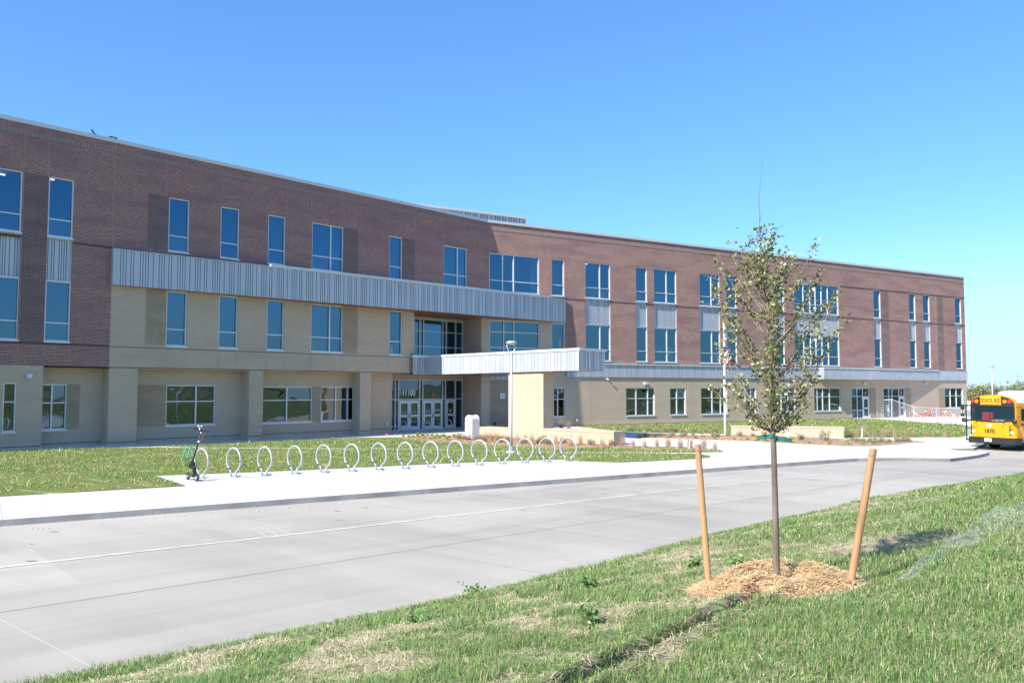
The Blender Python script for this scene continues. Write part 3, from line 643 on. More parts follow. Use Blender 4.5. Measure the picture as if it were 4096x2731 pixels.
# rough brick panels beside windows
pieces('rough_brick_panel',M['dark_panel'],[(A,a,b,-.02,.014,z0,z1) for a,b,z0,z1 in ((-25.19,-24.13,10.28,13.08),(-12.91,-11.76,10.28,13.07),(-8.12,-7.02,10.28,13.08),(-31.0,-30.0,5.14,13.08))]+[(B,a,b,-.02,.012,5.0,13.08) for a,b in ((46.27,47.5),(55.88,56.96))],'darker rough brick panel beside a window')
pieces('rough_brick_panel',M['tan_panel'],[(A,a,b,o-.02,o+.012,z0,z1) for a,b,o,z0,z1 in ((-25.2,-24.14,0,5.22,8.12),(-12.88,-11.76,0,5.16,8.12),(-28.56,-28.0,-.82,.96,3.17),(-25.14,-23.68,-.82,.96,3.14),(-14.48,-13.9,-.82,.92,3.06))]+[(B,a,b,-.02,.01,z0,z1) for a,b,z0,z1 in ((44.14,45.1,.05,3.06),(49.92,50.9,.05,3.06),(55.8,56.9,.05,3.06),(.3,3.2,.02,3.6))],'darker tan textured brick panel beside a window')
# windows
for a,b,mu in A3: window(A,a,b,B3,T3,mu,[TR3])
for a,b,mu in A2: window(A,a,b,B2,T2,mu,[TR2])
for a,b,mu in A3[:2]: spandrel(A,a,b,T2,B3-.08)
window(A,*g0[:2],g0[2],g0[3],[],[2.33],gm='glass_low')
for (a,b,c,d),mu in zip(rec,([-29.24],[-21.95],[-16.26],[-12.74,-11.82])): window(A,a,b,c,d,mu,[2.25],off=-.82,gm='glass_low')
for i,(a,b,mu) in enumerate(B3l):
    window(B,a,b,B3,T3,mu,[TR3])
    if i>1:
        window(B,a,b,B2,T2-.02,mu,[TR2]); spandrel(B,a,b,T2-.02,B3-.08)
window(B,.24,4.65,5.2,8.05,[1.5,2.38],[6.03,7.19]); window(B,5.77,7.0,5.2,8.05,[],[6.05])
for a,b,c,d,mu,tr in BG: window(B,a,b,c,d,mu,tr,gm='glass_low')
# side doors in wing B
def door_leaf(fr,u0,u1,z1,off,hinge=1,glass='glass_dark'):
    d=MB(); a0,a1=off-.13,off-.03; zs=[.02,.26,.94,1.10,z1-.24,z1-.01]; s=.15
    fr.box(d,u0,u0+s,a0,a1,zs[0],zs[5]); fr.box(d,u1-s,u1,a0,a1,zs[0],zs[5])
    for za,zb in ((zs[0],zs[1]),(zs[2],zs[3]),(zs[4],zs[5])): fr.box(d,u0+s,u1-s,a0,a1,za,zb)
    o=part(d,'door',M['alum'])
    p=MB(); fr.quad(p,u0+s,u1-s,off-.09,zs[1],zs[2]); fr.quad(p,u0+s,u1-s,off-.09,zs[3],zs[4]); p.build('pane',M[glass],o,ORG)
    h=MB(); uh=u1-.07 if hinge<0 else u0+.07
    h.tube([fr.P(uh,a1+.05,.86),fr.P(uh,a1+.05,1.18)],.014,6); h.tube([fr.P(uh,a1,.9),fr.P(uh,a1+.05,.9)],.01,5); h.tube([fr.P(uh,a1,1.14),fr.P(uh,a1+.05,1.14)],.01,5)
    h.build('handle',M['dark_grey'],o,ORG)
    return o
def diamond(fr,u,z,off,s,num):
    d=MB(); 
    c=[fr.P(u,off,z-s*1.15),fr.P(u+s,off,z),fr.P(u,off,z+s*1.15),fr.P(u-s,off,z)]; b=[p-fr.n*.01 for p in c]
    d.poly(c); 
    for k in range(4): d.poly([c[k],b[k],b[(k+1)%4],c[(k+1)%4]])
    o=part(d,'door_sign',M['red'])
    mt=Matrix((( fr.d.x,0,fr.n.x,0),(fr.d.y,0,fr.n.y,0),(0,1,0,0),(0,0,0,1)))
    p=fr.P(u,off+.004,z)-V(ORG); mt.translation=p
    text(num,s*1.1,M['white_paint'],o,mt,'number',.002)
for a,b,mu,d0,d1 in BD:
    window(B,a,b,.0,3.04,mu,[2.2],gm='glass_dark',sill=False,skip=lambda ua,ub,za,zb,d0=d0:(ua>=d0-.01 and zb<2.3))
    door_leaf(B,d0+.03,d1-.06,2.16,-.03)
bb=MB(); B.box(bb,41.44,43.08,-.2,-.07,.78,.84); part(bb,'door_rail',M['alum'])
diamond(B,43.62,2.55,-.12,.2,'2'); diamond(B,49.43,2.55,-.12,.2,'3')
# entrance glazing
EM=[-7.16,-6.82,-6.52,-4.58,-4.28,-2.35,-2.05,-1.04]
window(A,-8.2,-.3,0,3.6,EM,[2.19],off=-2.15,gm='glass_dark',sill=False,skip=lambda ua,ub,za,zb:zb<2.4 and ((ua>-6.6 and ub<-4.5) or (ua>-4.4 and ub<-2.3) or (ua>-2.1 and ub<-1.0)),label='tall entrance glazing around the main doors')
for a,b,hg in ((-6.47,-5.56,-1),(-5.54,-4.63,1),(-4.23,-3.33,-1),(-3.31,-2.41,1),(-2.0,-1.09,1)): door_leaf(A,a,b,2.14,-2.17,hg)
window(A,-7.02,-.3,4.95,7.98,[-5.16,-4.62,-4.25,-2.36,-2.0,-1.04],[5.99,7.1],off=-2.15,gm='glass_up',sill=False)
mtA=Matrix(((A.d.x,0,A.n.x,0),(A.d.y,0,A.n.y,0),(0,1,0,0),(0,0,0,1)))
mt=mtA.copy(); mt.translation=A.P(-5.58,-2.26,2.64)-V(ORG); num=text('11100',.62,M['white_paint'],school,mt,'address_number',.012,.80,bold=.012); num['label']='pale house number 11100 above the doors'
diamond(A,-3.33,2.52,-2.27,.18,'1')
mt=mtA.copy(); mt.translation=A.P(-1.55,-2.195,1.99)-V(ORG); text('ENTRANCE',.09,M['dark_grey'],school,mt,'door_lettering',.003)
yb=MB(); A.box(yb,-1.63,-1.47,-2.255,-2.24,1.22,1.42,0); part(yb,'door_sticker',M['yellow'])
# rooms behind the upper glass
M['room']=add_noise(mat('room',(.16,.17,.18),.9),.7,(.10,.11,.12))
M['lamp_strip']=mat('lamp_strip',(.9,.9,.9)); e_=M['lamp_strip'].node_tree.nodes['Principled BSDF']; e_.inputs['Emission Color'].default_value=(1,.97,.9,1); e_.inputs['Emission Strength'].default_value=2.2
M['blind']=mat('blind',(.55,.57,.56),.8)
for fr,a,b,zl in ((A,-60,-9.3,4.75),(A,-9.1,-.6,8.8),(B,.3,61,4.75)):
    im=MB(); fr.quad(im,a,b,-5.5,zl,14.5)
    for z in ((4.75,8.8,13.7) if zl<8 else (8.8,13.7)): im.poly([fr.P(a,-.3,z),fr.P(b,-.3,z),fr.P(b,-5.5,z),fr.P(a,-5.5,z)])
    for u in np.arange(a+4,b,7.5): im.poly([fr.P(u,-.35,zl+.05),fr.P(u,-5.5,zl+.05),fr.P(u,-5.5,13.6),fr.P(u,-.35,13.6)])
    part(im,'interior',M['room'])
for fr,u,o,z,ln in ((A,-32.2,-2.2,13.6,1.2),(A,-31.5,-3.4,13.6,1.2),(A,-29.4,-2.6,13.6,1.0),(A,-14.2,-2.5,8.72,1.2),(B,1.0,-1.5,13.6,2.6),(B,3.2,-1.5,13.6,1.0),(B,6.3,-2.0,13.6,1.2),(B,10.0,-1.6,13.6,1.2),(B,9.6,-3.0,13.6,1.2),(B,11.0,-3.4,13.6,1.2),(B,15.0,-2.5,13.6,1.0),(B,17.3,-2.2,13.6,1.2),(B,2.0,-1.8,8.72,2.2),(B,10.2,-2.0,8.72,1.2),(B,36.4,-2.2,13.6,1.2),(B,38.5,-3.0,13.6,1.2)):
    c_=MB(); fr.box(c_,u-ln/2,u+ln/2,o-.07,o+.07,z-.06,z); part(c_,'ceiling_light',M['lamp_strip'])
for fr,a,b,z0,z1 in ((B,9.0,10.45,10.3,10.95),(B,10.5,11.45,10.3,10.9),(B,14.2,15.3,10.3,10.8),(B,16.1,17.5,10.3,10.9),(B,16.3,17.3,5.3,6.55),(B,17.6,18.5,5.3,6.5),(B,21.3,22.6,10.3,10.9),(A,-18.2,-17.1,5.9,6.2),(B,9.1,10.4,5.3,5.9),(A,-2.9,-2.1,10.3,11.6),(A,-13.8,-13.0,10.6,11.7),(B,22.75,23.6,5.3,6.0),(B,4.1,4.6,10.3,13.0),(A,-15.2,-13.9,5.3,5.9)):
    c_=MB(); fr.box(c_,a,b,-.42,-.40,z0,z1); part(c_,'blind',M['blind'])
# soffits of the arcade
so=MB()
for z in (3.95,): so.poly([A.P(-29.93,0,z+.005),A.P(-29.93,-.82,z+.005),A.P(-9.0,-.82,z+.005),A.P(-9.0,-2.2,z+.005),A.P(-7.4,-2.2,z+.005),A.P(-7.4,0,z+.005)])
part(so,'arcade_soffit',M['cream'])
# --- long upper metal band: straight, from wing A across the corner to wing B
Lp=A.P(-27.02,.31); Rp=V((4.2464,64.197,0)); dF=(Rp-Lp); lenF=dF.length; Ff=Fr(Lp[:2],(dF.x,dF.y))
fa=MB(); ribbed(fa,Ff,.12,lenF-.06,8.14,9.93,-.05,scale=1.0)
Ff.box(fa,0,.12,-.3,0,8.14,9.93); Ff.box(fa,lenF-.06,lenF,-.12,0,8.14,9.93)
Ff.box(fa,.12,lenF-.06,-.24,-.14,8.14,9.93); part(fa,'metal_band',M['panel_metal'],label='long ribbed silver band above the second floor windows')
cq=MB(); Ff.box(cq,8.55,31.82,-.2,.03,9.9,10.06); Ff.box(cq,0,8.55,-.3,.012,9.93,9.955,0); Ff.box(cq,31.82,lenF,-.2,.012,9.93,9.955,0); part(cq,'band_coping',M['coping_metal'])
top=[Ff.P(0,-.06,9.9),Ff.P(lenF,-.06,9.9),B.P(7.0,-.02,9.9),B.P(0,-.02,9.9),A.P(-27.02,-.02,9.9)]
ts=MB(); ts.poly(top); part(ts,'band_roof',M['coping_metal'])
bs=MB(); zz=8.145
bs.poly([Ff.P(.0,-.05,zz),Ff.P(lenF,-.05,zz),B.P(7.02,.0,zz),B.P(-.44,0,zz),A.P(-.29,-2.2,zz),A.P(-7.05,-2.2,zz),A.P(-7.05,0,zz),A.P(-27,0,zz)]); part(bs,'wood_soffit',M['wood_soffit'])
# --- low metal band of wing B with its wedge canopy over the side doors
lb=MB(); ribbed(lb,B,7.18,36.43,3.88,4.93,.1,scale=.95)
lb2=MB(); ribbed(lb2,B,55.7,61.06,3.9,4.93,.1,scale=.95); B.box(lb2,55.7,61.06,-.02,.018,3.9,4.9); part(lb2,'metal_band',M['panel_metal'])
B.box(lb,7.16,36.43,-.02,.018,3.88,4.9); B.box(lb,7.1,7.18,-.02,.16,3.88,4.93)
part(lb,'metal_band',M['panel_metal'],label='low ribbed silver band above the ground floor windows')
lc=MB(); B.box(lc,7.16,36.4,-.02,.19,4.9,4.98); B.box(lc,55.7,61.06,-.02,.12,4.93,4.95); part(lc,'band_coping',M['coping_metal'])
w0,w1,w2,w3=B.P(36.43,.1),B.P(36.05,1.02),B.P(44.35,1.02),B.P(55.7,.12)
wc=MB()
for s,e,ph_ in ((w0,w1,0),(w1,w2,2),(w2,w3,5)):
    f=Fr(s[:2],(e-s)[:2]); ln=(e-s).length
    if ln<2: wc.poly([(s.x,s.y,3.88),(e.x,e.y,3.88),(e.x,e.y,4.9),(s.x,s.y,4.9)])
    else: ribbed(wc,f,0,ln,3.88,4.9,0,phase=ph_,scale=.95)
wc.poly([V((p.x,p.y,3.885)) for p in (w0,B.P(36.43,0),B.P(55.7,0),w3,w2,w1)])
part(wc,'side_canopy',M['panel_metal'],label='wedge shaped ribbed canopy over the side doors')
wk=MB()
def off_poly(k): return [V((p.x,p.y,0)) for p in (B.P(36.40,0),w0+(w0-w2).normalized()*.0,w1+(w1-w2).normalized()*.05+B.n*.05,w2+B.n*.05,w3+B.n*.05,B.P(55.75,0))]
pp=off_poly(0); wk.poly([(p.x,p.y,5.0) for p in pp])
for i in range(len(pp)-1): wk.poly([(pp[i].x,pp[i].y,4.88),(pp[i+1].x,pp[i+1].y,4.88),(pp[i+1].x,pp[i+1].y,5.0),(pp[i].x,pp[i].y,5.0)])
part(wk,'canopy_coping',M['coping_metal'])
# --- entrance canopy
cn=MB(); zb0,zb1,zt0,zt1=3.90,4.02,5.06,5.17; u0,u1,o0,o1=-5.98,-3.48,.3,13.36
Cs=Fr(A.P(u0,o0)[:2],A.n,-A.d)                    # long sunlit side, faces left
ribbed(cn,Cs,.1,o1-o0-.1,zb0,zt0,0,scale=.92,z0b=zb1,z1b=zt1)
Cs.box(cn,0,.1,-.1,.04,zb0,zt0); Cs.box(cn,o1-o0-.1,o1-o0,-.1,.04,zb1,zt1)
Ce=Fr(A.P(u0,o1)[:2],A.d)                         # outer end
ribbed(cn,Ce,.16,u1-u0-.16,zb1,zt1,-.02,scale=.75); Ce.box(cn,0,.16,-.1,.0,zb1,zt1); Ce.box(cn,u1-u0-.16,u1-u0,-.1,.0,zb1,zt1)
Cr=Fr(A.P(u1,o1)[:2],-A.n,A.d); ribbed(cn,Cr,0,o1-o0,zb1,zt1,0,z0b=zb0,z1b=zt0)
Cl=Fr(A.P(-7.42,o0)[:2],A.d); ribbed(cn,Cl,.02,u0+7.42,zb0,zt0,0,scale=.5,phase=3)
part(cn,'entrance_canopy',M['panel_metal'],label='long flat canopy of ribbed silver metal reaching out over the entrance')
ck=MB(); e=.05
ck.hexa([A.P(u0-e,o0,zt0),A.P(u0-e,o1+e,zt1),A.P(u1+e,o1+e,zt1),A.P(u1+e,o0,zt0),A.P(u0-e,o0,zt0+.15),A.P(u0-e,o1+e,zt1+.15),A.P(u1+e,o1+e,zt1+.15),A.P(u1+e,o0,zt0+.15)])
ck.hexa([A.P(-7.44,o0+e,zt0),A.P(u0-e,o0+e,zt0),A.P(u0-e,-.75,zt0),A.P(-7.44,-.75,zt0),A.P(-7.44,o0+e,zt0+.15),A.P(u0-e,o0+e,zt0+.15),A.P(u0-e,-.75,zt0+.15),A.P(-7.44,-.75,zt0+.15)])
zq=zt0+.12; b1=B.P(2.2,.02)
ck.poly([A.P(u0,o0,zq),A.P(u1,o0,zq),V((b1.x,b1.y,zq)),V((Bc.x,Bc.y,zq)),A.P(-.29,-2.1,zq),A.P(u0,-2.1,zq)])
part(ck,'canopy_coping',M['coping_metal'])
cs=MB(); zq=3.93
cs.poly([A.P(-7.42,-2.2,zq),A.P(-.29,-2.2,zq),V((Bc.x,Bc.y,zq)),V((b1.x,b1.y,zq)),A.P(u1,o0,zq),A.P(-7.42,o0,zq)])
cs.poly([A.P(u0+.03,o0,zb0+.03),A.P(u1-.03,o0,zb0+.03),A.P(u1-.03,11.2,zb1+.012),A.P(u0+.03,11.2,zb1+.012)])
part(cs,'wood_soffit',M['wood_soffit'])
cw=MB(); cw.poly([A.P(u0+.03,11.2,zb1+.013),A.P(u1-.03,11.2,zb1+.013),A.P(u1-.03,o1-.05,zb1+.03),A.P(u0+.03,o1-.05,zb1+.03)]); part(cw,'canopy_soffit',M['alum'])
sr=MB(); ribbed(sr,B,.3,4.2,3.62,3.9,.09); part(sr,'metal_band',M['panel_metal'])
pr=MB(); 
def brickbox(mb,fr,a,b,o_0,o_1,z0,z1):
    fr.quad(mb,a,b,o_1,z0,z1)
    for u,s in ((a,1),(b,-1)):
        P=[fr.P(u,o_0,z0),fr.P(u,o_1,z0),fr.P(u,o_1,z1),fr.P(u,o_0,z1)]; uv=[(o_0,z0),(o_1,z0),(o_1,z1),(o_0,z1)]
        if s<0: P=[P[1],P[0],P[3],P[2]]; uv=[uv[1],uv[0],uv[3],uv[2]]
        mb.poly(P,uv)
    mb.poly([fr.P(b,o_0,z0),fr.P(a,o_0,z0),fr.P(a,o_0,z1),fr.P(b,o_0,z1)],[(b,z0),(a,z0),(a,z1),(b,z1)])
    mb.poly([fr.P(a,o_1,z1),fr.P(b,o_1,z1),fr.P(b,o_0,z1),fr.P(a,o_0,z1)],[(a,o_1),(b,o_1),(b,o_0),(a,o_0)])
brickbox(pr,A,-5.8,-4.87,7.6,10.47,-.5,4.0); part(pr,'canopy_pier',M['tan_brick'],label='broad tan brick pier carrying the entrance canopy')
# mast on canopy, wall fittings
ma=MB(); p=A.P(-4.7,10.9); ma.tube([(p.x,p.y,5.15),(p.x,p.y,5.62)],.03,8); ma.tube([(p.x,p.y,5.62),(p.x,p.y,5.82)],.055,8); ma.tube([(p.x,p.y,5.82),(p.x,p.y,5.88)],.02,6); ma.ball((p.x,p.y,5.94),.06); part(ma,'canopy_mast',M['dark_grey'],label='short mast with a dark ball on top of the canopy')
def light_box(fr,u,z,off=0,w=.34,h=.22,nm='wall_light',mm='alum'):
    l=MB(); fr.box(l,u-w/2,u+w/2,off,off+.2,z-h/2,z+h/2); part(l,nm,M[mm],bevel=.01)
light_box(A,-30.56,3.53,w=.22); light_box(B,15.03,3.39,w=.3); light_box(B,43.25,3.48,w=.3); light_box(B,53.3,3.5,w=.3); light_box(B,34.0,3.35,w=.3)
light_box(B,8.05,.48,w=.16,h=.18,nm='hose_box'); light_box(A,-8.81,.6,-.82,w=.16,h=.16,nm='hose_box'); light_box(B,.66,.36,w=.14,h=.18,nm='hose_box',mm='dark_grey')
cmx=MB(); B.box(cmx,10.93,11.1,0,.12,3.74,3.8); p=B.P(11.05,.2,3.7); cmx.ball(p,.07); part(cmx,'security_camera',M['white_paint'])
cmx=MB(); p=A.P(-7.25,.12,5.2); cmx.ball(p,.09); A.box(cmx,-7.32,-7.2,0,.08,5.12,5.28); part(cmx,'security_camera',M['dark_grey'])
sp=MB(); B.box(sp,1.14,1.52,.0,.1,2.2,2.6); so_=part(sp,'wall_speaker',M['white_paint'],bevel=.01)
sg=MB(); c=B.P(1.33,.104,2.4); k=len(sg.v)
sg.poly([c+B.d*(.12*math.cos(2*math.pi*i/20))+V((0,0,.12*math.sin(2*math.pi*i/20))) for i in range(20)]); sg.build('speaker_grille',M['galv'],so_,ORG)
for u,o in ((-24.44,-1.0),(-17.85,-1.0),(-16.34,-1.0)):
    vt=MB(); p=A.P(u,o); vt.lathe([(.12,14.95),(.12,15.75),(.19,15.76),(.19,15.84),(.05,15.92),(0,15.92)],p.x,p.y,12); part(vt,'roof_vent',M['galv'],smooth=True)

# ------------------------------------------------------------------ low walls
def low_wall(fr,a,b,o_0,o_1,z0,z1,label):
    c=fr.P((a+b)/2,(o_0+o_1)/2); t=thing('low_brick_wall',(c.x,c.y,gzf(c.x,c.y)),label,'wall'); org=t.location
    w=MB(); brickbox(w,fr,a,b,o_0,o_1,z0,z1); w.build('brick_wall',M['tan_brick'],t,org)
    k=MB(); fr.box(k,a-.03,b+.03,o_0-.03,o_1+.03,z1,z1+.09); k.build('cap',M['tan_cap'],t,org,bevel=.008)
M['tan_cap']=add_noise(mat('tan_cap',(.52,.44,.32),.85),3,(.46,.38,.27))
tw=thing('low_brick_wall',A.P(-5.3,10,-.1),'low tan brick seat wall running out on both sides of the canopy pier','wall'); 
w=MB(); brickbox(w,A,-5.8,-4.72,4.95,7.6,-.5,.42); brickbox(w,A,-5.8,-4.72,10.47,15.63,-.5,.5); w.build('brick_wall',M['tan_brick'],tw,tw.location)
k=MB(); A.box(k,-5.83,-4.69,4.92,7.6,.42,.5); A.box(k,-5.83,-4.69,10.47,15.66,.5,.58); k.build('cap',M['tan_cap'],tw,tw.location)
W2=Fr((14.19,53.24),(20.84-14.19,51.7-53.24)); low_wall(W2,0,6.85,-.5,0,-.4,.5,'long low tan brick wall standing in the planting beds behind the young tree')
# ------------------------------------------------------------------ ring bike racks
def ring_rack():
    o=thing('bike_rack',(0,0,0),'','bike rack')
    m=MB(); Rr=.405; zc=.565; a0=R(22)
    path=[]
    xs0=Rr*math.sin(a0); zs0=zc-Rr*math.cos(a0)
    path=[(-xs0,0,0.0),(-xs0,0,zs0*.7),(-xs0,0,zs0-.01)]
    for i in range(41):
        w=-a0-(2*math.pi-2*a0)*i/40; path.append((Rr*math.sin(w),0,zc-Rr*math.cos(w)))
    path+=[(xs0,0,zs0-.01),(xs0,0,zs0*.7),(xs0,0,0)]
    m.tube(path,.031,10); m.build('ring',M['galv'],o,smooth=True)
    for s in (-1,1):
        f=MB(); f.lathe([(.0,.012),(.075,.012),(.08,.004),(.08,-.01)],s*xs0,0,14); f.build('foot_plate',M['galv'],o)
    return o
ORD=['','second','third','fourth','fifth','sixth','seventh','eighth']
rk=ring_rack(); first=True
for i in range(15):
    x=-10.27+i*.9; y=27.3+i*.482
    if i==0: lb='white ring shaped bike rack with the black scooter leaning on it'
    elif i<8: lb='white ring shaped bike rack, %s in the row counted from the scooter'%ORD[i]
    elif i==11: lb='white ring shaped bike rack directly in front of the lamp post base'
    elif i==14: lb='white ring shaped bike rack at the end of the row farthest from the scooter'
    else: lb='white ring shaped bike rack, %s in the row counted from the far end'%ORD[14-i]
    loc=(x,y,gzf(x,y)+.004); rz=-R(39)
    if i==0: rk.location=loc; rk.rotation_euler=(0,0,rz); rk['label']=lb; rk['group']='ring bike racks in a row along the sidewalk'
    else: dup(rk,loc,rz,lb)
# hoop racks at the doors
def hoop():
    o=thing('hoop_rack',(0,0,0),'','bike rack'); m=MB(); r=.28; pts=[(-r,0,0),(-r,0,.45)]+[(-r*math.cos(math.pi*i/14),0,.5+r*math.sin(math.pi*i/14)) for i in range(15)]+[(r,0,.45),(r,0,0)]
    m.tube(pts,.027,8); m.build('hoop',M['galv'],o,smooth=True); 
    for s in (-1,1):
        f=MB(); f.lathe([(0,.01),(.07,.01),(.07,0)],s*r,0,12); f.build('foot_plate',M['galv'],o)
    return o
hp=hoop(); hd=[(-7.78,-.18+.9,'in front of the left pair of doors, farthest from the canopy pier'),(-5.88,.95,'in front of the right pair of doors'),(-3.98,1.1,'in front of the single entrance door'),(-2.3,1.15,'beside the entrance corner, half hidden by the white cabinet')]
for i,(u,o,t) in enumerate(hd):
    p=A.P(u,o-.9); rz=math.atan2(A.n.y,A.n.x); lb='steel hoop rack '+t
    if i==0: hp.location=p; hp.rotation_euler=(0,0,rz); hp['label']=lb; hp['group']='steel hoop racks by the main entrance'
    else: dup(hp,p,rz,lb)
for (x,y),t in (((37.0,83.7),'left of the chain link fence by the far side door'),((40.8,83.9),'behind the chain link fence beside the toys')):
    dup(hp,(x,y,0),R(-75),'pale steel hoop rack '+t,'hoop racks at the side doors')
# ------------------------------------------------------------------ rounded white cabinet
cb=thing('cabinet',(-2.6,50.3,0),'white round topped metal cabinet beside the low brick wall at the entrance','cabinet')
prof=[(-.3,0),(-.3,1.05)]+[(-.3*math.cos(math.pi*i/12),1.05+.3*math.sin(math.pi*i/12)) for i in range(1,12)]+[(.3,1.05),(.3,0)]
def arch(mb,y0,y1,s=1,m=0):
    f=[(x*s,y0,z*s if z>0 else 0) for x,z in prof]; b=[(x*s,y1,z*s if z>0 else 0) for x,z in prof]
    mb.poly(f,None,m); mb.poly(b[::-1],None,m)
    for i in range(len(prof)-1): mb.poly([f[i],b[i],b[i+1],f[i+1]],None,m)
bdy=MB(); arch(bdy,.04,.60); cbo=bdy.build('body',M['white_paint'],cb)
for y0,y1 in ((0,.04),(.60,.64)):
    e=MB(); arch(e,y0,y1,1.012); e.build('end_panel',M['white_paint'],cb,bevel=.006)
kn=MB(); kn.tube([(0,.3,1.34),(0,.3,1.42)],.035,8); kn.build('knob',M['black'],cb); bs_=MB(); bs_.box(-.34,.34,-.05,.68,-.35,.0); bs_.build('base',M['concrete'],cb)
cb.rotation_euler=(0,0,math.atan2(A.n.y,A.n.x)); cb.location=(-2.62,49.75,.0)
# ------------------------------------------------------------------ lamp posts
def lamp(loc,label,H=5.06,rz=0,zb=0,arm=R(0)):
    o=thing('lamp_post',loc,label,'lamp post',rz)
    b=MB(); b.lathe([(.24,-.4),(.24,.10),(.225,.12),(0,.12)],0,0,24); b.build('concrete_base',M['concrete'],o)
    f=MB(); f.lathe([(.13,.12),(.13,.30),(.12,.32),(0,.32)],0,0,20); f.build('collar',M['galv'],o)
    p=MB(); p.tube([(0,0,.3),(0,0,1.0),(0,0,H-.65),(0,0,H-.63)],[.062,.06,.052,.03],14); p.build('pole',M['galv'],o,smooth=True)
    y=MB(); y.lathe([(.07,H-.68),(.07,H-.56),(.045,H-.52),(0,H-.52)],0,0,14)
    for s in (-1,1): y.tube([(0,0,H-.6),(s*.07,0,H-.5),(s*.15,0,H-.38),(s*.2,0,H-.25),(s*.22,0,H-.12)],[.035,.03,.026,.024,.022],8)
    y.build('fork',M['galv'],o,smooth=True)
    hd_=MB(); hd_.lathe([(.0,H-.10),(.2,H-.10),(.235,H-.09),(.275,H-.05),(.27,H-.02),(.2,H+.035),(.1,H+.065),(0,H+.07)],0,0,28); h=hd_.build('lamp_head',M['galv'],o,smooth=True)
    g=MB(); g.lathe([(0,H-.125),(.13,H-.125),(.14,H-.10)],0,0,20); g.build('lens',M['lens'],h); return o
lamp((-.03,39.0,gzf(-.03,39)),'silver lamp post with a forked head on a round concrete base behind the ring racks',5.28)
lamp((51.5,88.0,-.5),'distant silver lamp post rising behind the yellow school bus',5.9)
# ------------------------------------------------------------------ flagpole and flag
fp=thing('flagpole',(13.8,53.25,0),'white flagpole with a gold ball standing among the planting beds','flagpole')
m=MB(); m.tube([(0,0,-.3),(0,0,3),(0,0,7.05)],[.085,.075,.05],12); m.build('pole',M['white_paint'],fp,smooth=True)
m=MB(); m.tube([(0,0,7.02),(0,0,7.22)],.065,10); m.build('truck',M['white_paint'],fp); m=MB(); m.ball((0,0,7.32),.09); m.build('finial',M['yellow'],fp,smooth=True)
fl=MB(); ns,nt=39,50
def fpt(s,t):   # s down the hoist 0..1, t along the fly 0..1 : limp cloth hanging beside the pole
    z=-1.25*s*(1-.5*t)-1.95*t-.12*math.sin(3*t+2*s)
    k=.10+.2*math.sin(math.pi*min(1,t*1.1))*(.5+s); x=.03+k*math.sin(6*s+3.2*t)*1.1+ .14*t*math.cos(5*s); y=.12*math.sin(11*s+4*t)*(.25+t)-.07
    return (x,y,z)
for i in range(ns):
    for j in range(nt):
        s0,s1,t0,t1=i/ns,(i+1)/ns,j/nt,(j+1)/nt; st=int(i/3); canton=st<7 and j<nt*.4
        mm=(0 if st%2==0 else 1) if not canton else (1 if (i%4==1 and (j+ (2 if (i//4)%2 else 0))%4==1) else 2)
        fl.poly([fpt(s0,t0),fpt(s1,t0),fpt(s1,t1),fpt(s0,t1)],None,mm)
fo=fl.build('flag',[mat('flag_red',(.5,.02,.03),.8),mat('flag_white',(.75,.75,.75),.8),mat('flag_blue',(.015,.02,.13),.8)],None,(0,0,0),smooth=True)
fo.location=(13.83,53.1,6.62); tag(fo,'limp striped flag hanging from the white flagpole','flag')
# ------------------------------------------------------------------ plants
def tuft_mesh(name, n, h, w, spread, cols, lean, seed):
    r=np.random.default_rng(seed); a=r.random(n)*6.283; q=spread*np.sqrt(r.random(n)); P=np.stack([q*np.cos(a),q*np.sin(a),0*q],1)
    hh=h*(.45+.55*r.random(n)); c=np.array(cols)[r.integers(0,len(cols),n)]*(.75+.5*r.random((n,1)))
    vv,ff,cv=blades(P,hh,w*(.6+.8*r.random(n)),lean*r.random(n),c,r)
    me=bpy.data.meshes.new(name); me.from_pydata(vv.tolist(),[],ff.tolist()); me.materials.append(M['blade'])
    at=me.color_attributes.new('col','FLOAT_COLOR','POINT'); at.data.foreach_set('color',np.concatenate([cv,np.ones((len(cv),1))],1).astype(np.float32).ravel()); return me
PINK=[(.62,.38,.30),(.54,.36,.28),(.48,.38,.26),(.66,.46,.38)]; GRN=[(.22,.26,.14),(.28,.29,.17),(.18,.22,.13)]
tall=[tuft_mesh('tall_grass',95,.85,.008,.12,PINK+GRN[:1],.8,s) for s in (1,2,3)]
mixg=[tuft_mesh('mix_grass',170,.55,.011,.2,PINK[:3]+GRN,1.1,s) for s in (4,5)]
lime=[tuft_mesh('low_tuft',90,.26,.016,.10,[(.36,.42,.12),(.26,.36,.10),(.45,.46,.17)],1.1,s) for s in (6,7)]
def plant(me,x,y,nm,label,cat,group,sc=1.0):
    o=bpy.data.objects.new(nm,me); col.objects.link(o); o.location=(x,y,gzf(x,y)+.02); s=sc*random.uniform(.8,1.2); o.scale=(s,s,s*random.uniform(.85,1.15)); o.rotation_euler=(0,0,random.uniform(0,6.28)); tag(o,label,cat,group); o['kind']='thing'; return o
for x,y in [(6.45,43.8),(7.06,43.8),(7.73,43.93),(8.31,43.76),(8.88,43.4),(9.4,43.5),(9.9,42.5),(10.2,41.4)]:
    plant(random.choice(tall),x,y,'ornamental_grass','pinkish grass clump in the row right of the seat wall end','grass clump','pinkish grass clumps right of the seat wall')
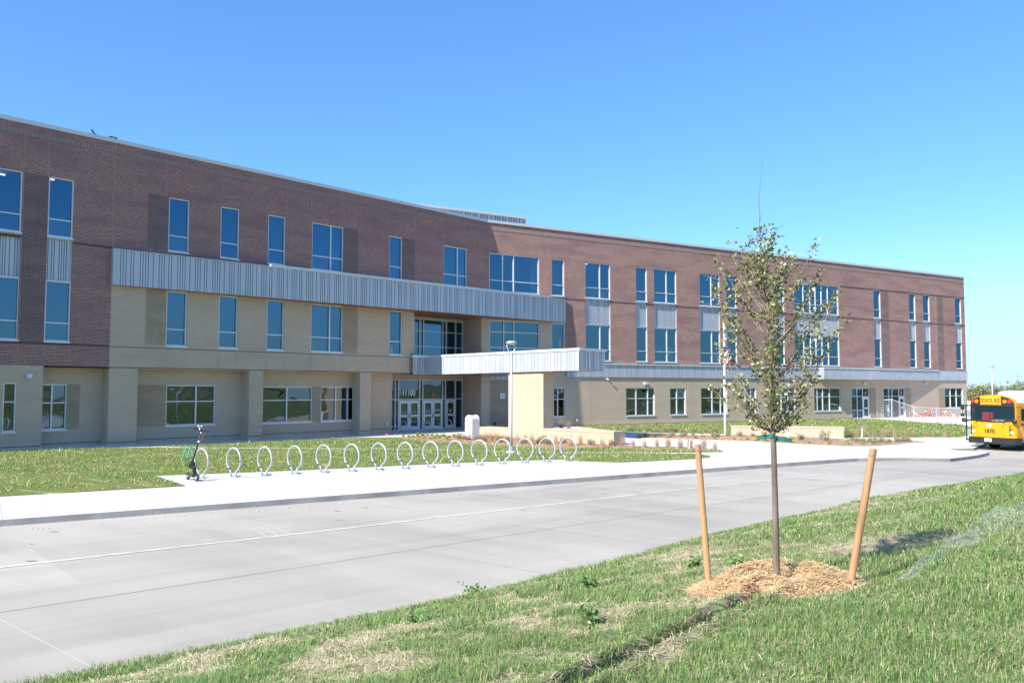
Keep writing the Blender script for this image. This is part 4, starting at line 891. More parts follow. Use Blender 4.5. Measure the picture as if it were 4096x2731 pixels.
b1=[(3.87,46.42),(4.44,46.0),(5.01,45.6),(5.5,45.3),(6.04,45.12),(2.97,47.2),(2.54,47.6),(.67,46.45),(1.15,46.56),(1.54,47.0),(-.41,47.12),(-.73,47.34),(-1.18,47.68),(-1.66,48.0),(-1.49,49.3),(-2.06,48.03),(-2.49,48.7),(-2.76,48.61),(.32,47.65),(2.0,46.3),(3.2,45.4),(-.2,48.5),(.8,48.6),(1.8,48.1),(-.9,48.9),(-3.2,49.2)]
for i,(x,y) in enumerate(b1):
    plant(random.choice(mixg if i%2 else tall),x,y,'ornamental_grass','reddish grass clump in the mulch bed in front of the seat wall','grass clump','reddish grass clumps in front of the seat wall')
for x,y in [(-6.63,50.3),(-6.26,50.06),(-5.97,49.87),(-5.87,51.28),(-5.56,51.31),(-5.25,51.12),(-5.0,51.62),(-4.63,51.01),(-4.21,50.67),(-3.59,51.03),(-3.82,50.15),(-4.36,49.38),(-4.61,48.91),(-3.88,48.73),(-5.61,49.49),(-5.23,48.94),(-4.82,48.44)]:
    plant(random.choice(lime),x,y,'grass_tuft','small yellow green tuft in the mulch below the main doors','grass tuft','yellow green tufts below the main doors',1.0)
b2=[(8.01,51.5),(8.42,51.8),(8.84,51.75),(9.42,52.1),(10.21,52.3),(10.94,52.17),(11.45,52.07),(11.84,51.0),(12.48,51.0),(12.82,51.3),(13.6,51.9),(14.28,51.6),(15.0,51.2),(15.8,51.6),(9.8,51.4),(10.6,51.5)]
for i,(x,y) in enumerate(b2): plant(random.choice(mixg),x,y,'ornamental_grass','dull reddish grass clump in the middle bed beneath the flagpole','grass clump','reddish grass clumps beneath the flagpole',.75)
for x,y in [(11.2,50.3),(12.2,49.5),(13.2,48.9),(13.9,48.6),(14.6,47.4),(15.4,46.6),(16.6,46.0),(17.6,45.6),(18.8,46.2),(20.0,47.0),(21.0,47.9),(22.2,48.9)]:
    plant(random.choice(lime),x,y,'grass_tuft','small green tuft along the front edge of the middle bed','grass tuft','green tufts along the middle bed',1.1)
for i,(x,y) in enumerate([(20.43,48.81),(20.67,48.5),(21.39,49.24),(21.59,49.0),(22.21,49.5),(22.86,49.92),(23.47,50.2),(23.93,50.4),(24.3,50.5),(21.0,49.3),(22.6,50.2)]):
    plant(random.choice(mixg),x,y,'ornamental_grass','reddish grass clump in the pointed right end of the middle bed','grass clump','reddish grass clumps at the pointed bed end',.8)
for i,(x,y) in enumerate([(8.21,57.19),(8.8,57.0),(9.37,56.67),(9.83,56.1),(10.41,55.8),(10.92,55.95),(11.55,55.64),(12.3,55.3),(12.99,55.1),(13.6,55.15),(7.4,57.6),(11.2,56.3)]):
    plant(random.choice(mixg),x,y,'ornamental_grass','brownish grass clump along the back lawn edge left of the flagpole','grass clump','brownish grass clumps on the back lawn edge',.9)
for i,(x,y) in enumerate([(22.16,53.0),(22.58,52.9),(23.27,52.95),(23.88,52.95),(24.69,53.05),(25.38,53.0),(25.83,53.0),(26.76,53.1),(27.17,53.05),(27.89,53.0),(21.6,52.8),(24.3,53.3)]):
    plant(random.choice(tall),x,y,'ornamental_grass','pinkish grass clump along the lawn edge right of the low wall','grass clump','pinkish grass clumps right of the low wall',.95)
for x,y in [(3.6,59.9),(4.15,60.1)]: plant(tall[0],x,y,'ornamental_grass','tall reddish grass clump against the wall behind the canopy pier','grass clump','reddish clumps behind the canopy pier',1.15)
# shrubs
def leaf_cloud(pts, size, cols, r, flat=.3):
    n=len(pts); a=r.random(n)*6.283; el=(r.random(n)-.35)*1.6; d=np.stack([np.cos(a)*np.cos(el),np.sin(a)*np.cos(el),np.sin(el)],1)
    t=r.normal(size=(n,3)); s=np.cross(d,t); s/=np.linalg.norm(s,axis=1)[:,None]+1e-9; nn=np.cross(s,d)
    L=(size*(.65+.6*r.random(n)))[:,None]; w=L*.36; P=pts
    vv=np.stack([P,P+d*L*.45+s*w-nn*L*.06,P+d*L*.45-s*w-nn*L*.06,P+d*L*.42+nn*L*.05,P+d*L-nn*L*.12],1).reshape(-1,3)
    b=np.arange(n)[:,None]*5; ff=np.concatenate([b+np.array([[0,1,3]]),b+np.array([[0,3,2]]),b+np.array([[1,4,3]]),b+np.array([[3,4,2]])],0)
    c=np.array(cols)[r.integers(0,len(cols),n)]*(.7+.6*r.random((n,1))); return vv,ff,np.repeat(c,5,0)
def shrub(x,y,r0,h,label,seed,size=.06,n=420):
    r=np.random.default_rng(seed); t=thing('shrub',(x,y,gzf(x,y)+.02),label,'shrub','') if False else thing('shrub',(x,y,gzf(x,y)+.02),label,'shrub')
    cl=r.normal(size=(9,3))*np.array((r0*.55,r0*.55,h*.22))+np.array((0,0,h*.55)); pts=cl[r.integers(0,9,n)]+r.normal(size=(n,3))*np.array((r0*.25,r0*.25,h*.14)); pts[:,2]=np.clip(pts[:,2],.05,None)
    vv,ff,cv=leaf_cloud(pts,size,[(.09,.15,.035),(.13,.19,.05),(.06,.10,.03)],r); o=tri_obj('foliage',vv,ff,cv,M['leaf']); o.parent=t
    s=MB()
    for c in cl[:6]: s.tube([(0,0,-.02),tuple(c*.6),tuple(c)],[.012,.008,.004],5)
    s.build('stem',M['twig'],t); return t
shrub(18.61,48.65,.34,.6,'round leafy green shrub in front of the low wall, nearer the young tree',31)
shrub(20.5,50.2,.38,.62,'round leafy green shrub at the right end of the low wall',32)
shrub(16.9,48.5,.35,.36,'low spreading green shrub left of the round shrubs in the bed',33,n=260)
# broadleaf weeds on the near bank
WE=[(-3.35,10.75,.3,'broadleaf weed at the road edge, leftmost on the bank'),(-.62,12.3,.32,'broadleaf weed at the road edge below the middle of the bank'),(1.05,10.9,.26,'broadleaf weed among straw left of the left tree stake'),(2.0,7.7,.36,'leafy weed at the front edge of the straw mound'),(.75,7.75,.34,'pair of leafy weeds beside the dark furrow'),(-1.05,9.3,.22,'small weed in thin grass in the middle of the bank'),(3.05,11.1,.24,'broadleaf weed in the straw behind the young tree'),(2.55,11.6,.2,'low weed between the trunk and the left stake'),(6.9,9.4,.22,'small weed in thick grass below the netting')]
def weed(x,y,h,label,seed):
    r=np.random.default_rng(seed); t=thing('weed',(x,y,float(bank_z(np.array([x]),np.array([y]))[0])),label,'weed'); s=MB(); pts=[]
    for k in range(8):
        a=r.random()*6.28; q=h*(.25+.75*r.random()); top=np.array((q*math.cos(a),q*math.sin(a),h*(.3+.45*r.random()))); s.tube([(0,0,-.01),tuple(top*.5+np.array((0,0,.03))),tuple(top)],[.005,.004,.002],5)
        for f in np.linspace(.3,1,7): pts+= [top*f+r.normal(size=3)*.012]*2
    vv,ff,cv=leaf_cloud(np.array(pts)[::2],.07,[(.15,.27,.08),(.20,.33,.11)],r); o=tri_obj('foliage',vv,ff,cv,M['leaf']); o.parent=t; s.build('stem',mat('weed_stem',(.16,.2,.07)),t)
for i,wd in enumerate(WE): weed(wd[0],wd[1],wd[2]*.8,wd[3],50+i)

# ------------------------------------------------------------------ young tree
nb=np.array((.30342,.95286,0)); rtv=np.array((.95286,-.30342,0)); TB=np.array((2.85,8.95,.93))
yt=thing('young_tree',tuple(TB),'young staked tree with a thin trunk and small olive leaves','tree')
def TP(a,z,dep=0): return np.array((rtv[0]*a+nb[0]*dep, rtv[1]*a+nb[1]*dep, z))
trk=[(0,-.1,.043),(0,.05,.040),(0,.815,.033),(-.004,1.2,.031),(-.007,1.433,.032),(-.02,1.75,.026),(-.026,2.253,.022),(0,2.66,.019),(-.027,2.873,.016),(-.07,3.05,.012),(-.089,3.154,.010),(-.091,3.319,.009),(-.11,3.6,.006),(-.119,3.822,.005),(-.116,4.015,.004),(-.117,4.186,.003),(-.07,4.613,.0015)]
tm=MB(); tm.tube([TP(a,z,.01*math.sin(z*3)) for a,z,_ in trk],[r for *_,r in trk],10); tm.build('trunk',M['bark'],yt,smooth=True)
tips=[(-.701,2.109),(-.666,3.29),(-.621,3.536),(-.528,3.457),(-.413,3.559),(-.409,3.871),(-.258,3.637),(-.205,3.763),(-.024,3.668),(.027,3.74),(.019,3.836),(.175,3.594),(.253,3.527),(.46,3.622),(.503,3.307),(.553,3.388),(.664,3.156),(.681,3.094),(.733,2.794),(.52,2.665),(.444,2.213),(.406,2.254),(.361,1.946),(.28,1.74),(.222,1.78),(-.236,1.67),(-.284,1.837),(-.514,2.152),(-.449,2.406),(-.591,2.578),(-.605,3.136),(-.502,3.047),(-.382,2.83),(-.323,2.617),(.515,2.954),(.467,2.439),(.305,2.069),(-.372,2.068),(.132,3.407),(.049,3.241),(-.068,3.458),(-.159,3.419)]
rb=np.random.default_rng(5); TX=np.array([t[1] for t in trk]); TA=np.array([t[0] for t in trk])
br=MB(); leafpts=[]; extra=[(None,None)]*16
alltips=[(a,z,None) for a,z in tips]+[(rb.uniform(-.12,.12),z,s*rb.uniform(.25,.5)) for z in np.linspace(2.1,3.4,10) for s in (-1,1)]+[(-.38,3.3,.1),(-.3,3.45,-.15),(-.48,3.2,-.1),(.32,3.3,.12),(.4,3.1,-.2),(.22,3.5,.1),(-.2,3.55,.12),(.56,2.95,.1),(-.55,2.9,.15),(.6,2.6,-.1),(-.5,2.7,-.2)]
for i,(a,z,dp) in enumerate(alltips):
    bare = i in (5,)
    reach=abs(a) if dp is None else abs(dp)
    z0=max(1.58,min(3.35,z-.35-reach*1.05+rb.uniform(-.05,.08)))
    if z>3.5: z0=max(z0,2.0+.4*rb.random())
    a0=float(np.interp(z0,TX,TA)); dep=dp if dp is not None else rb.uniform(-1,1)*.35*(1-.25*abs(a))
    p0=TP(a0,z0); p3=TP(a,z,dep); mid=TP(a0+(a-a0)*.62+rb.uniform(-.03,.03),z0+(z-z0)*.46,dep*.6)
    path=[p0]+[ (1-t)**2*p0+2*t*(1-t)*mid+t*t*p3+rb.normal(size=3)*.008 for t in (.2,.4,.6,.8)]+[p3]
    br.tube(path,[.0095,.0075,.006,.0045,.0032,.0018],6)
    n=int(13+34*np.linalg.norm(p3-p0)); 
    if bare: n=3
    for k in range(n):
        t=.22+.80*rb.random(); t=min(t,1); f=t*5; j=min(4,int(f)); p=path[j]*(1-(f-j))+path[j+1]*(f-j)
        leafpts.append(p+rb.normal(size=3)*np.array((.028,.028,.03))*(1.1 if t<.85 else .8))
    if not bare:
        for k in range(8): leafpts.append(p3+(path[4]-p3)*rb.random()*.6+rb.normal(size=3)*.022)
    # side twigs
    for k in range(3):
        t=rb.uniform(.35,.9); f=t*5; j=int(f); p=path[j]*(1-(f-j))+path[j+1]*(f-j); q=p+rb.normal(size=3)*np.array((.09,.09,.05))+np.array((0,0,.06)); br.tube([p,(p+q)/2+rb.normal(size=3)*.01,q],[.0035,.0025,.0012],4)
        for _ in range(5): 
            tt=rb.random(); leafpts.append(p*(1-tt)+q*tt+rb.normal(size=3)*.022)
for z in np.linspace(3.2,3.86,60): 
    a=float(np.interp(z,TX,TA)); 
    for _ in range(3): leafpts.append(TP(a+rb.normal()*.04,z,rb.normal()*.04))
for (a0,z0,a1,z1) in ((-.11,3.75,-.15,4.1),(-.115,3.9,-.075,4.2),(-.1,3.6,-.17,4.0),(-.116,4.0,-.135,4.3)): br.tube([TP(a0,z0),TP((a0+a1)/2+.01,(z0+z1)/2),TP(a1,z1)],[.003,.002,.001],4)
br.build('branches',M['twig'],yt,smooth=True)
vv,ff,cv=leaf_cloud(np.array(leafpts),.043,[(.17,.195,.06),(.24,.265,.09),(.12,.14,.045),(.38,.39,.20)],rb); lo=tri_obj('crown',vv,ff,cv,M['leaf']); lo.parent=yt
# straw mound
mo=MB(); nr,na=16,48
def mz(r,w):
    x=r*math.cos(w); y=r*math.sin(w); h=.035+.12*math.exp(-((r-.5)/.3)**2)*(1+.55*math.sin(w)) - .05*math.exp(-(r/.2)**2)
    l=abs(-.42*x+.9*y*0+ (x*.5-y*.0)*0+ (x*math.sin(R(44))*-1+0*y)) # placeholder width term
    d=abs(x*math.cos(R(44))-y*math.sin(R(44))); fwd=x*math.sin(R(44))+y*math.cos(R(44))
    if fwd>0: h-=.13*math.exp(-(d/.06)**2)*min(1,fwd*6)
    return h*max(0,1-(r/1.0)**6)-.03*(r>.99)
mx,my=.93,.72; cx,cy=TREE[0]+.0,TREE[1]+.12
for i in range(nr):
    for j in range(na):
        P=[]
        for (a,b) in ((i,j),(i+1,j),(i+1,j+1),(i,j+1)):
            r=a/nr; w=2*math.pi*b/na; x=cx+mx*r*math.cos(w); y=cy+my*r*math.sin(w); P.append((x,y,float(bank_z(np.array([x]),np.array([y]))[0])+mz(r,w)))
        mo.poly(P)
M['straw_base']=add_noise(mat('straw_base',(.52,.40,.25),.95,spec=.1),14,(.30,.22,.13),.42,.62,bump=1,bump_scale=40)
mtg=thing('straw_mound',(cx,cy,.9),'mound of loose straw and chips around the foot of the young tree','straw mound')
mo.build('mound',M['straw_base'],mtg,mtg.location,smooth=True)
n=5200; r=np.sqrt(rng.random(n)); w=rng.random(n)*6.283; x=cx+mx*r*np.cos(w); y=cy+my*r*np.sin(w); z=bank_z(x,y)+np.array([mz(a,b) for a,b in zip(r,w)])
fr_=y<cy-.28*my
vv,ff,cv=litter(x,y,z+.004+.02*rng.random(n),.06+.14*rng.random(n),.005+.004*rng.random(n)); cv=cv*np.array((1.12,1.0,.80)); 
so2=tri_obj('loose_straw',vv-np.array(mtg.location),ff,cv,M['straw']); so2.parent=mtg; kind(so2,'stuff')
# stakes, straps and wires
def stake(a0,z0,a1,z1,r,label,dep=0):
    b=TB+TP(a0,0,dep); b[2]=float(bank_z(np.array([b[0]]),np.array([b[1]]))[0]); t=thing('tree_stake',tuple(b),label,'stake')
    top=TB+TP(a1,z1,dep)-b; s=MB(); d=top/np.linalg.norm(top)
    s.tube([-d*.25,top*.0,top*.35,top*.7,top-d*.012,top],[r*1.02,r*1.02,r,r*.98,r*.97,r*.9],14); s.build('post',M['stake_wood'],t,smooth=False)
    wv=MB()
    for k in (.06,.075): wv.tube([top-d*k+np.array((math.cos(w_)*r*1.06,math.sin(w_)*r*1.06,.004*math.sin(w_*2))) for w_ in np.linspace(0,6.283,17)[:-1]],.0022,5,closed=True)
    wv.build('wire_wrap',M['galv'],t)
    return TB+TP(a1,z1,dep)-d*.07
tl=stake(-.707,0,-.815,1.445,.035,'upright round wooden stake left of the young tree'); tr_=stake(.74,0,.989,1.44,.038,'leaning darker wooden stake right of the young tree')
def strap(a0,z0,a1,z1,label,tip):
    t=thing('tree_strap',tuple(TB+TP(0,1.5)),label,'strap'); s=MB(); o=np.array(t.location); p0=TB+TP(a0,z0,-.02); p1=TB+TP(a1,z1,-.045); h=.024
    n=8
    for f in (-.004,.004):
        for k in range(n):
            A0=p0+(p1-p0)*k/n; A1=p0+(p1-p0)*(k+1)/n; w0=.012*math.sin(k*1.3); w1=.012*math.sin((k+1)*1.3); e=np.array((0,0,h)); q=nb*f
            s.poly([A0-e+q+nb*w0*.4,A1-e+q+nb*w1*.4,A1+e+q+nb*w1*.4,A0+e+q+nb*w0*.4])
    ring=[TB+TP(.04*math.cos(w_),1.525,.04*math.sin(w_)) for w_ in np.linspace(0,6.283,17)]
    for k in range(16): s.poly([ring[k]-np.array((0,0,.03)),ring[k+1]-np.array((0,0,.03)),ring[k+1]+np.array((0,0,.03)),ring[k]+np.array((0,0,.03))])
    s.build('webbing',M['strap_green'],t,o)
    g=MB(); c=p0+(p1-p0)*.07-nb*.008; g.tube([c+rtv*(.012*math.cos(w_))+np.array((0,0,.012*math.sin(w_))) for w_ in np.linspace(0,6.283,13)[:-1]],.004,5,closed=True); g.build('eyelet',M['yellow'],t,o)
    g=MB(); sag=np.array((0,0,-.03)); g.tube([c,(c*.6+tip*.4)+sag,tip],.0016,5); g.build('wire',M['galv'],t,o)
strap(-.206,1.522,-.01,1.562,'green webbing strap and wire on the left of the trunk',tl); strap(.218,1.507,.0,1.53,'green webbing strap and wire on the right of the trunk',tr_)
# third stake near the bus, at the picture edge
x3,y3=13.2,20.9
b3=float(bank_z(np.array([x3]),np.array([y3]))[0]); t3=thing('tree_stake',(x3,y3,b3),'leaning pale wooden stake at the right edge in front of the bus','stake')
s=MB(); s.tube([(0.18,0,-.2),(.1,0,.3),(-.26,0,1.33),(-.262,0,1.34)],[.05,.05,.048,.042],12); s.build('post',M['stake_wood'],t3)
# erosion netting
nm=MB(); pth=[(3.9,8.35),(4.6,9.2),(5.1,9.9),(5.7,10.5),(6.4,11.4),(7.2,12.2),(8.1,13.3),(9.2,14.6)]; wid=[.03,.12,.05,.2,.1,.42,.2,.08]; hgt=[.01,.06,.02,.1,.03,.22,.10,.03]
rn=np.random.default_rng(77); rows=[]
for k in range(len(pth)-1):
    for s_ in range(5):
        f=s_/5; x=pth[k][0]*(1-f)+pth[k+1][0]*f; y=pth[k][1]*(1-f)+pth[k+1][1]*f; wq=wid[k]*(1-f)+wid[k+1]*f; hq=hgt[k]*(1-f)+hgt[k+1]*f
        row=[]
        for j in range(11):
            v=(j/10-.5)*2; X=x+.75*wq*v+rn.normal()*.015; Y=y-.66*wq*v+rn.normal()*.015; Z=float(bank_z(np.array([X]),np.array([Y]))[0])+.05+hq*(1-v*v)*(.6+.8*rn.random())
            row.append((X,Y,Z))
        rows.append(row)
for a,b in zip(rows,rows[1:]):
    for j in range(10): nm.poly([a[j],a[j+1],b[j+1],b[j]])
no=nm.build('erosion_netting',M['net'],None,(5.5,10.5,.9),smooth=True); tag(no,'bunched strip of thin white netting lying across the grass','netting')

# ------------------------------------------------------------------ scooter and trestle
sb_=(-10.11,26.5,0.004); sc=thing('scooter',sb_,'black kick scooter standing tilted against the end ring rack','scooter'); vn=np.array((sb_[0],sb_[1],0)); vn/=np.linalg.norm(vn); vr=np.array((vn[1],-vn[0],0))
def SP(a,z,d=0): return vr*a+vn*d+np.array((0,0,z))
def wheel(c,r,ax,nm):
    w=MB(); ax=ax/np.linalg.norm(ax); e=np.cross(ax,(0,0,1)); e/=np.linalg.norm(e); f=np.cross(e,ax)
    w.tube([c+e*r*math.cos(t)+f*r*math.sin(t) for t in np.linspace(0,6.283,25)[:-1]],r*.3,8,closed=True); o=w.build(nm,M['rubber'],sc)
    h=MB(); h.tube([c-ax*.03,c+ax*.03],r*.62,12); h.build('hub',M['galv'],o)
fw_=SP(0,.115); rw_=SP(-.27,.115,.62); axd=np.cross(fw_-rw_,(0,0,1))
wheel(fw_,.1,axd,'wheel'); wheel(rw_,.1,axd,'wheel')
m=MB(); d=(fw_-rw_); dn=d/np.linalg.norm(d); sd=axd/np.linalg.norm(axd); c0=rw_+dn*.12; c1=fw_-dn*.18
m.hexa([c0-sd*.08+(0,0,.0),c1-sd*.08,c1+sd*.08,c0+sd*.08,c0-sd*.08+np.array((0,0,.07)),c1-sd*.08+np.array((0,0,.07)),c1+sd*.08+np.array((0,0,.07)),c0+sd*.08+np.array((0,0,.07))]); m.build('deck',M['dark_grey'],sc,bevel=.01)
m=MB(); m.tube([fw_+sd*.0,SP(-.05,.42),SP(-.13,.62,.06)],[.03,.035,.04],8); m.tube([c1+np.array((0,0,.04)),SP(-.13,.5,.1),SP(-.14,.63,.06)],.035,8); m.build('fork',M['black'],sc)
m=MB(); m.tube([SP(-.14,.6,.06),SP(.034,1.26,.03),SP(.126,1.62)],[.028,.025,.022],10); m.build('stem',M['black'],sc,smooth=True)
m=MB(); m.tube([SP(-.136,1.70),SP(.1,1.63),SP(.351,1.57)],.014,8); hbar=m.build('handlebar',M['black'],sc)
for a,b in ((SP(-.136,1.70),SP(-.0,1.662)),(SP(.22,1.605),SP(.351,1.57))):
    g=MB(); g.tube([a,b],.022,8); g.build('grip',M['rubber'],hbar)
m=MB(); m.tube([SP(.055,1.64,-.03),SP(.05,1.72,-.03)],.02,8); m.ball(SP(.02,1.76,-.03),.026); m.ball(SP(.11,1.755,-.03),.024); m.build('phone_holder',M['white_paint'],sc)
m=MB(); m.ball(SP(.097,1.546,-.03),.024); m.tube([SP(.03,1.24,0),SP(.045,1.29,0)],.034,8); m.build('reflector',M['white_paint'],sc)
m=MB(); m.tube([SP(.175,1.6),SP(.19,1.5),SP(.15,1.4),SP(.1,1.3)],.005,5); m.build('brake_cable',M['red'],sc)
m=MB()
for cx_,r_ in ((-.2,.11),(-.12,.1),(-.16,.13)): m.tube([SP(cx_+r_*math.cos(t),.52+r_*.8*math.sin(t),-.03+.03*math.sin(2*t)) for t in np.linspace(0,6.283,19)[:-1]],.008,5,closed=True)
m.ball(SP(-.15,.52,.02),(.1,.08,.13)); m.build('cable_lock',M['black'],sc)
tz=thing('trestle',(-13.45,34.2,gzf(-13.4,34.2)),'turquoise metal trestle frame standing in the grass behind the scooter','trestle'); m=MB()
for (x,y,h) in ((-.12,.12,.49),(.22,-.25,.6)):
    m.tube([(x-.15,y-.05,0),(x,y,h)],.025,6); m.tube([(x+.17,y+.1,0),(x,y,h)],.025,6)
m.tube([(-.12,.12,.47),(.22,-.25,.57)],.02,6); m.build('frame',M['turquoise'],tz)

# ------------------------------------------------------------------ marker stakes and flags
for x,y,h,tp,label in ((9.22,42.86,.66,'red','white marker stake with a red top at the end of the pinkish grass row'),(16.01,47.78,.66,'blue','white marker stake with a blue ribbon seen just right of the trunk'),(22.29,52.45,.72,'red','white marker stake with an orange red top at the back lawn edge')):
    z=gzf(x,y); t=thing('marker_stake',(x,y,z),label,'marker stake'); m=MB(); m.tube([(0,0,-.1),(.04,0,h*.85)],.028,6); m.build('post',M['white_paint'],t); m=MB(); m.tube([(.04,0,h*.85),(.047,0,h)],.03,6); m.build('painted_top',M[tp],t)
    if h>.7: m=MB(); m.ball((-.02,0,h+.12),.055,6); m.build('ribbon',M['blue'],t)
for x,y,c,label in ((-7.7,50.2,'pink','small pink marker flag in the grass before the main doors'),(18.1,48.3,'blue','small blue marker flag in the bed left of the round shrub')):
    z=gzf(x,y); t=thing('marker_flag',(x,y,z),label,'marker flag'); m=MB(); m.tube([(0,0,0),(0,0,.2)],.004,5); m.build('wire',M['galv'],t); m=MB(); m.box(0,.12,-.004,.004,.12,.22); m.build('pennant',M[c],t)

# ------------------------------------------------------------------ terrace: fence, bench, cart, toys
fe=thing('chain_link_fence',(39.5,81,0),'chain link fence sloping down along the terrace beside the side doors','fence'); FP=[((37.32,83.9),1.85),((38.5,83.34),1.92),((39.68,81.13),1.24),((40.44,78.34),1.18),((41.76,76.39),1.14),((44.5,72.0),1.14)]
fo_=V((39.5,81,0))
for (x,y),h in FP:
    m=MB(); m.tube([(x,y,-.1),(x,y,h)],.05,8); m.ball((x,y,h),.055,8); m.build('post',M['galv'],fe,fo_)
m=MB(); k=MB()
for ((x0,y0),h0),((x1,y1),h1) in zip(FP,FP[1:]):
    m.tube([(x0,y0,h0-.04),(x1,y1,h1-.04)],.035,8); k.poly([(x0,y0,.05),(x1,y1,.05),(x1,y1,h1-.06),(x0,y0,h0-.06)])
m.build('rail',M['galv'],fe,fo_); k.build('mesh',M['chainlink'],fe,fo_)
kk=MB(); strip(kk,[(36.6,82.5),(37.4,79.0),(37.6,74),(38.8,68.4)],.3,.05)
ben=thing('bench',(38.9,86.2,0),'pale wooden bench inside the fence by the side door','bench',R(-60)); m=MB(); m.box(-.7,.7,-.2,.2,.42,.5); m.build('seat',mat('bench_wood',(.55,.42,.22)),ben,bevel=.01); m=MB(); m.box(-.7,.7,.17,.22,.55,.85); m.build('backrest',bpy.data.materials['bench_wood'],ben)
for sx in (-.6,.6):
    m=MB(); m.box(sx-.04,sx+.04,-.18,.2,0,.42); m.build('leg',M['dark_grey'],ben)
ct=thing('cart',(38.3,85.0,0),'white and grey panel cart standing behind the tall fence post','cart',R(-62)); m=MB(); m.box(-.75,.75,-.05,.05,.75,1.35); m.build('panel',M['bus_white'],ct); m=MB(); m.box(-.75,.75,-.05,.3,.62,.7); m.build('shelf',M['alum'],ct)
for sx in (-.68,.68):
    m=MB(); m.tube([(sx,0,.08),(sx,0,.75)],.03,8); m.build('leg',M['galv'],ct); m=MB(); m.tube([(sx-.03,0,.08),(sx+.03,0,.08)],.08,10); m.build('wheel',M['rubber'],ct)
def trike(x,y,rz,c,label,w='red'):
    t=thing('tricycle',(x,y,0),label,'tricycle',rz,'toy tricycles behind the fence'); m=MB(); m.tube([(0,-.3,.25),(0,.1,.3),(0,.3,.5)],.035,8); m.tube([(-.22,-.35,.12),(.22,-.35,.12)],.02,6); m.tube([(0,-.35,.12),(0,-.3,.25)],.03,6); m.build('frame',M[c],t)
    m=MB(); m.tube([(-.2,.28,.6),(.2,.28,.6)],.025,8); m.build('handlebar',M['white_paint'],t); m=MB(); m.box(-.12,.12,-.38,-.14,.27,.33); m.build('seat',M[w],t,bevel=.01)
    for p,r in (((0,.34,.2),.2),((-.24,-.35,.12),.12),((.24,-.35,.12),.12)):
        m=MB(); m.tube([(p[0],p[1]+r*.8*math.cos(a),p[2]+r*.8*math.sin(a)) for a in np.linspace(0,6.283,15)[:-1]],r*.2,6,closed=True); m.build('wheel',M['red'],t)
trike(42.2,85.6,.5,'white_paint','white and red toy tricycle nearest the hoop rack'); trike(44.0,87.0,1.8,'red','bright red toy tricycle beside the rainbow ring'); trike(45.6,86.6,2.6,'white_paint','white toy tricycle right of the rainbow ring','white_paint'); trike(46.3,86.2,.9,'galv','silver toy tricycle at the right end of the toys','red')
rg=thing('toy_ring',(44.8,87.0,0),'standing rainbow coloured toy ring among the tricycles','toy'); 
for k,c in enumerate(('red','yellow','blue')):
    m=MB(); r=.5-.07*k; m.tube([(r*math.cos(a),.0,.55+r*math.sin(a)) for a in np.linspace(0,6.283,25)[:-1]],.05,6,closed=True); m.build('band',M[c],rg)
tb=thing('play_table',(44.2,89.0,0),'blue and yellow toy table against the wall behind the tricycles','table',B and math.atan2(B.d.y,B.d.x)); m=MB(); m.box(-.9,.9,-.35,.35,.95,1.05); m.build('tabletop',M['blue'],tb,bevel=.02); m=MB(); m.box(-.2,.7,-.36,-.3,1.02,1.1); m.build('tray',M['yellow'],tb)
for sx in (-.8,.8):
    m=MB(); m.box(sx-.05,sx+.05,-.3,.3,0,.95); m.build('leg',M['blue'],tb)

# ------------------------------------------------------------------ school bus
bus=thing('school_bus',(27.36,46.83,-.5),'yellow flat nosed school bus with black bumper parked facing the road','bus',R(-58))
half=[(1.22,.48),(1.22,2.5),(1.21,2.7),(1.15,2.85),(1.0,2.98),(.72,3.08),(.36,3.135),(0,3.15)]
secp=[(x,z) for x,z in half]+[(-x,z) for x,z in reversed(half[:-1])]   # open loop right->left
secs=[(.0,.955,.985),(.06,.985,.995),(.2,1,1),(.6,1,1),(11,1,1)]
bb=MB(); yl=[]
for (y,sx,sz) in secs: yl.append([(x*sx,y-.05*(1-(x/1.22)**2)*(y<.3),z if z<1 else 1+(z-1)*sz) for x,z in secp])
for a,b,(ya,_,_) in zip(yl,yl[1:],secs):
    for i in range(len(secp)-1):
        zc=(a[i][2]+a[i+1][2])/2; mm=1 if (zc>2.72 and ya>=.2) else 0
        bb.poly([a[i+1],a[i],b[i],b[i+1]],None,mm)
bus.scale=(1.055,1,1)
# front skin below and above the windscreen
def fy(x): return -.05*(1-(x/1.22)**2)
def fz(x):  # roof line of the front
    xs_=[p[0]*.955 for p in half][::-1]; zs_=[1+(p[1]-1)*.985 for p in half][::-1]; return float(np.interp(abs(x),xs_,zs_))
XS=np.linspace(-1.165,1.165,25)
def skin(mb,zlo,zhi,off=0,x0=-9,x1=9,m=0,nz=4):
    for a,b in zip(XS,XS[1:]):
        a_,b_=max(a,x0),min(b,x1)
        if b_<=a_: continue
        for k in range(nz):
            f=lambda x,t:(x,fy(x)-off,zlo(x)+(zhi(x)-zlo(x))*t)
            mb.poly([f(a_,k/nz),f(b_,k/nz),f(b_,(k+1)/nz),f(a_,(k+1)/nz)],None,m)
wlo=lambda x:1.62+.07*(x/1.16)**2; whi=lambda x:2.54
skin(bb,lambda x:.48,wlo); skin(bb,whi,fz); 
bb.poly([( -1.22,11,.48),(1.22,11,.48)]+[(x,11,z) for x,z in secp]) if False else bb.poly([(x,11,z) for x,z in secp])
bb.poly([(-1.22,.0,.5),(-1.22,11,.5),(1.22,11,.5),(1.22,0,.5)])
bodyo=bb.build('body',[M['bus_yellow'],M['bus_white']],bus,smooth=False)
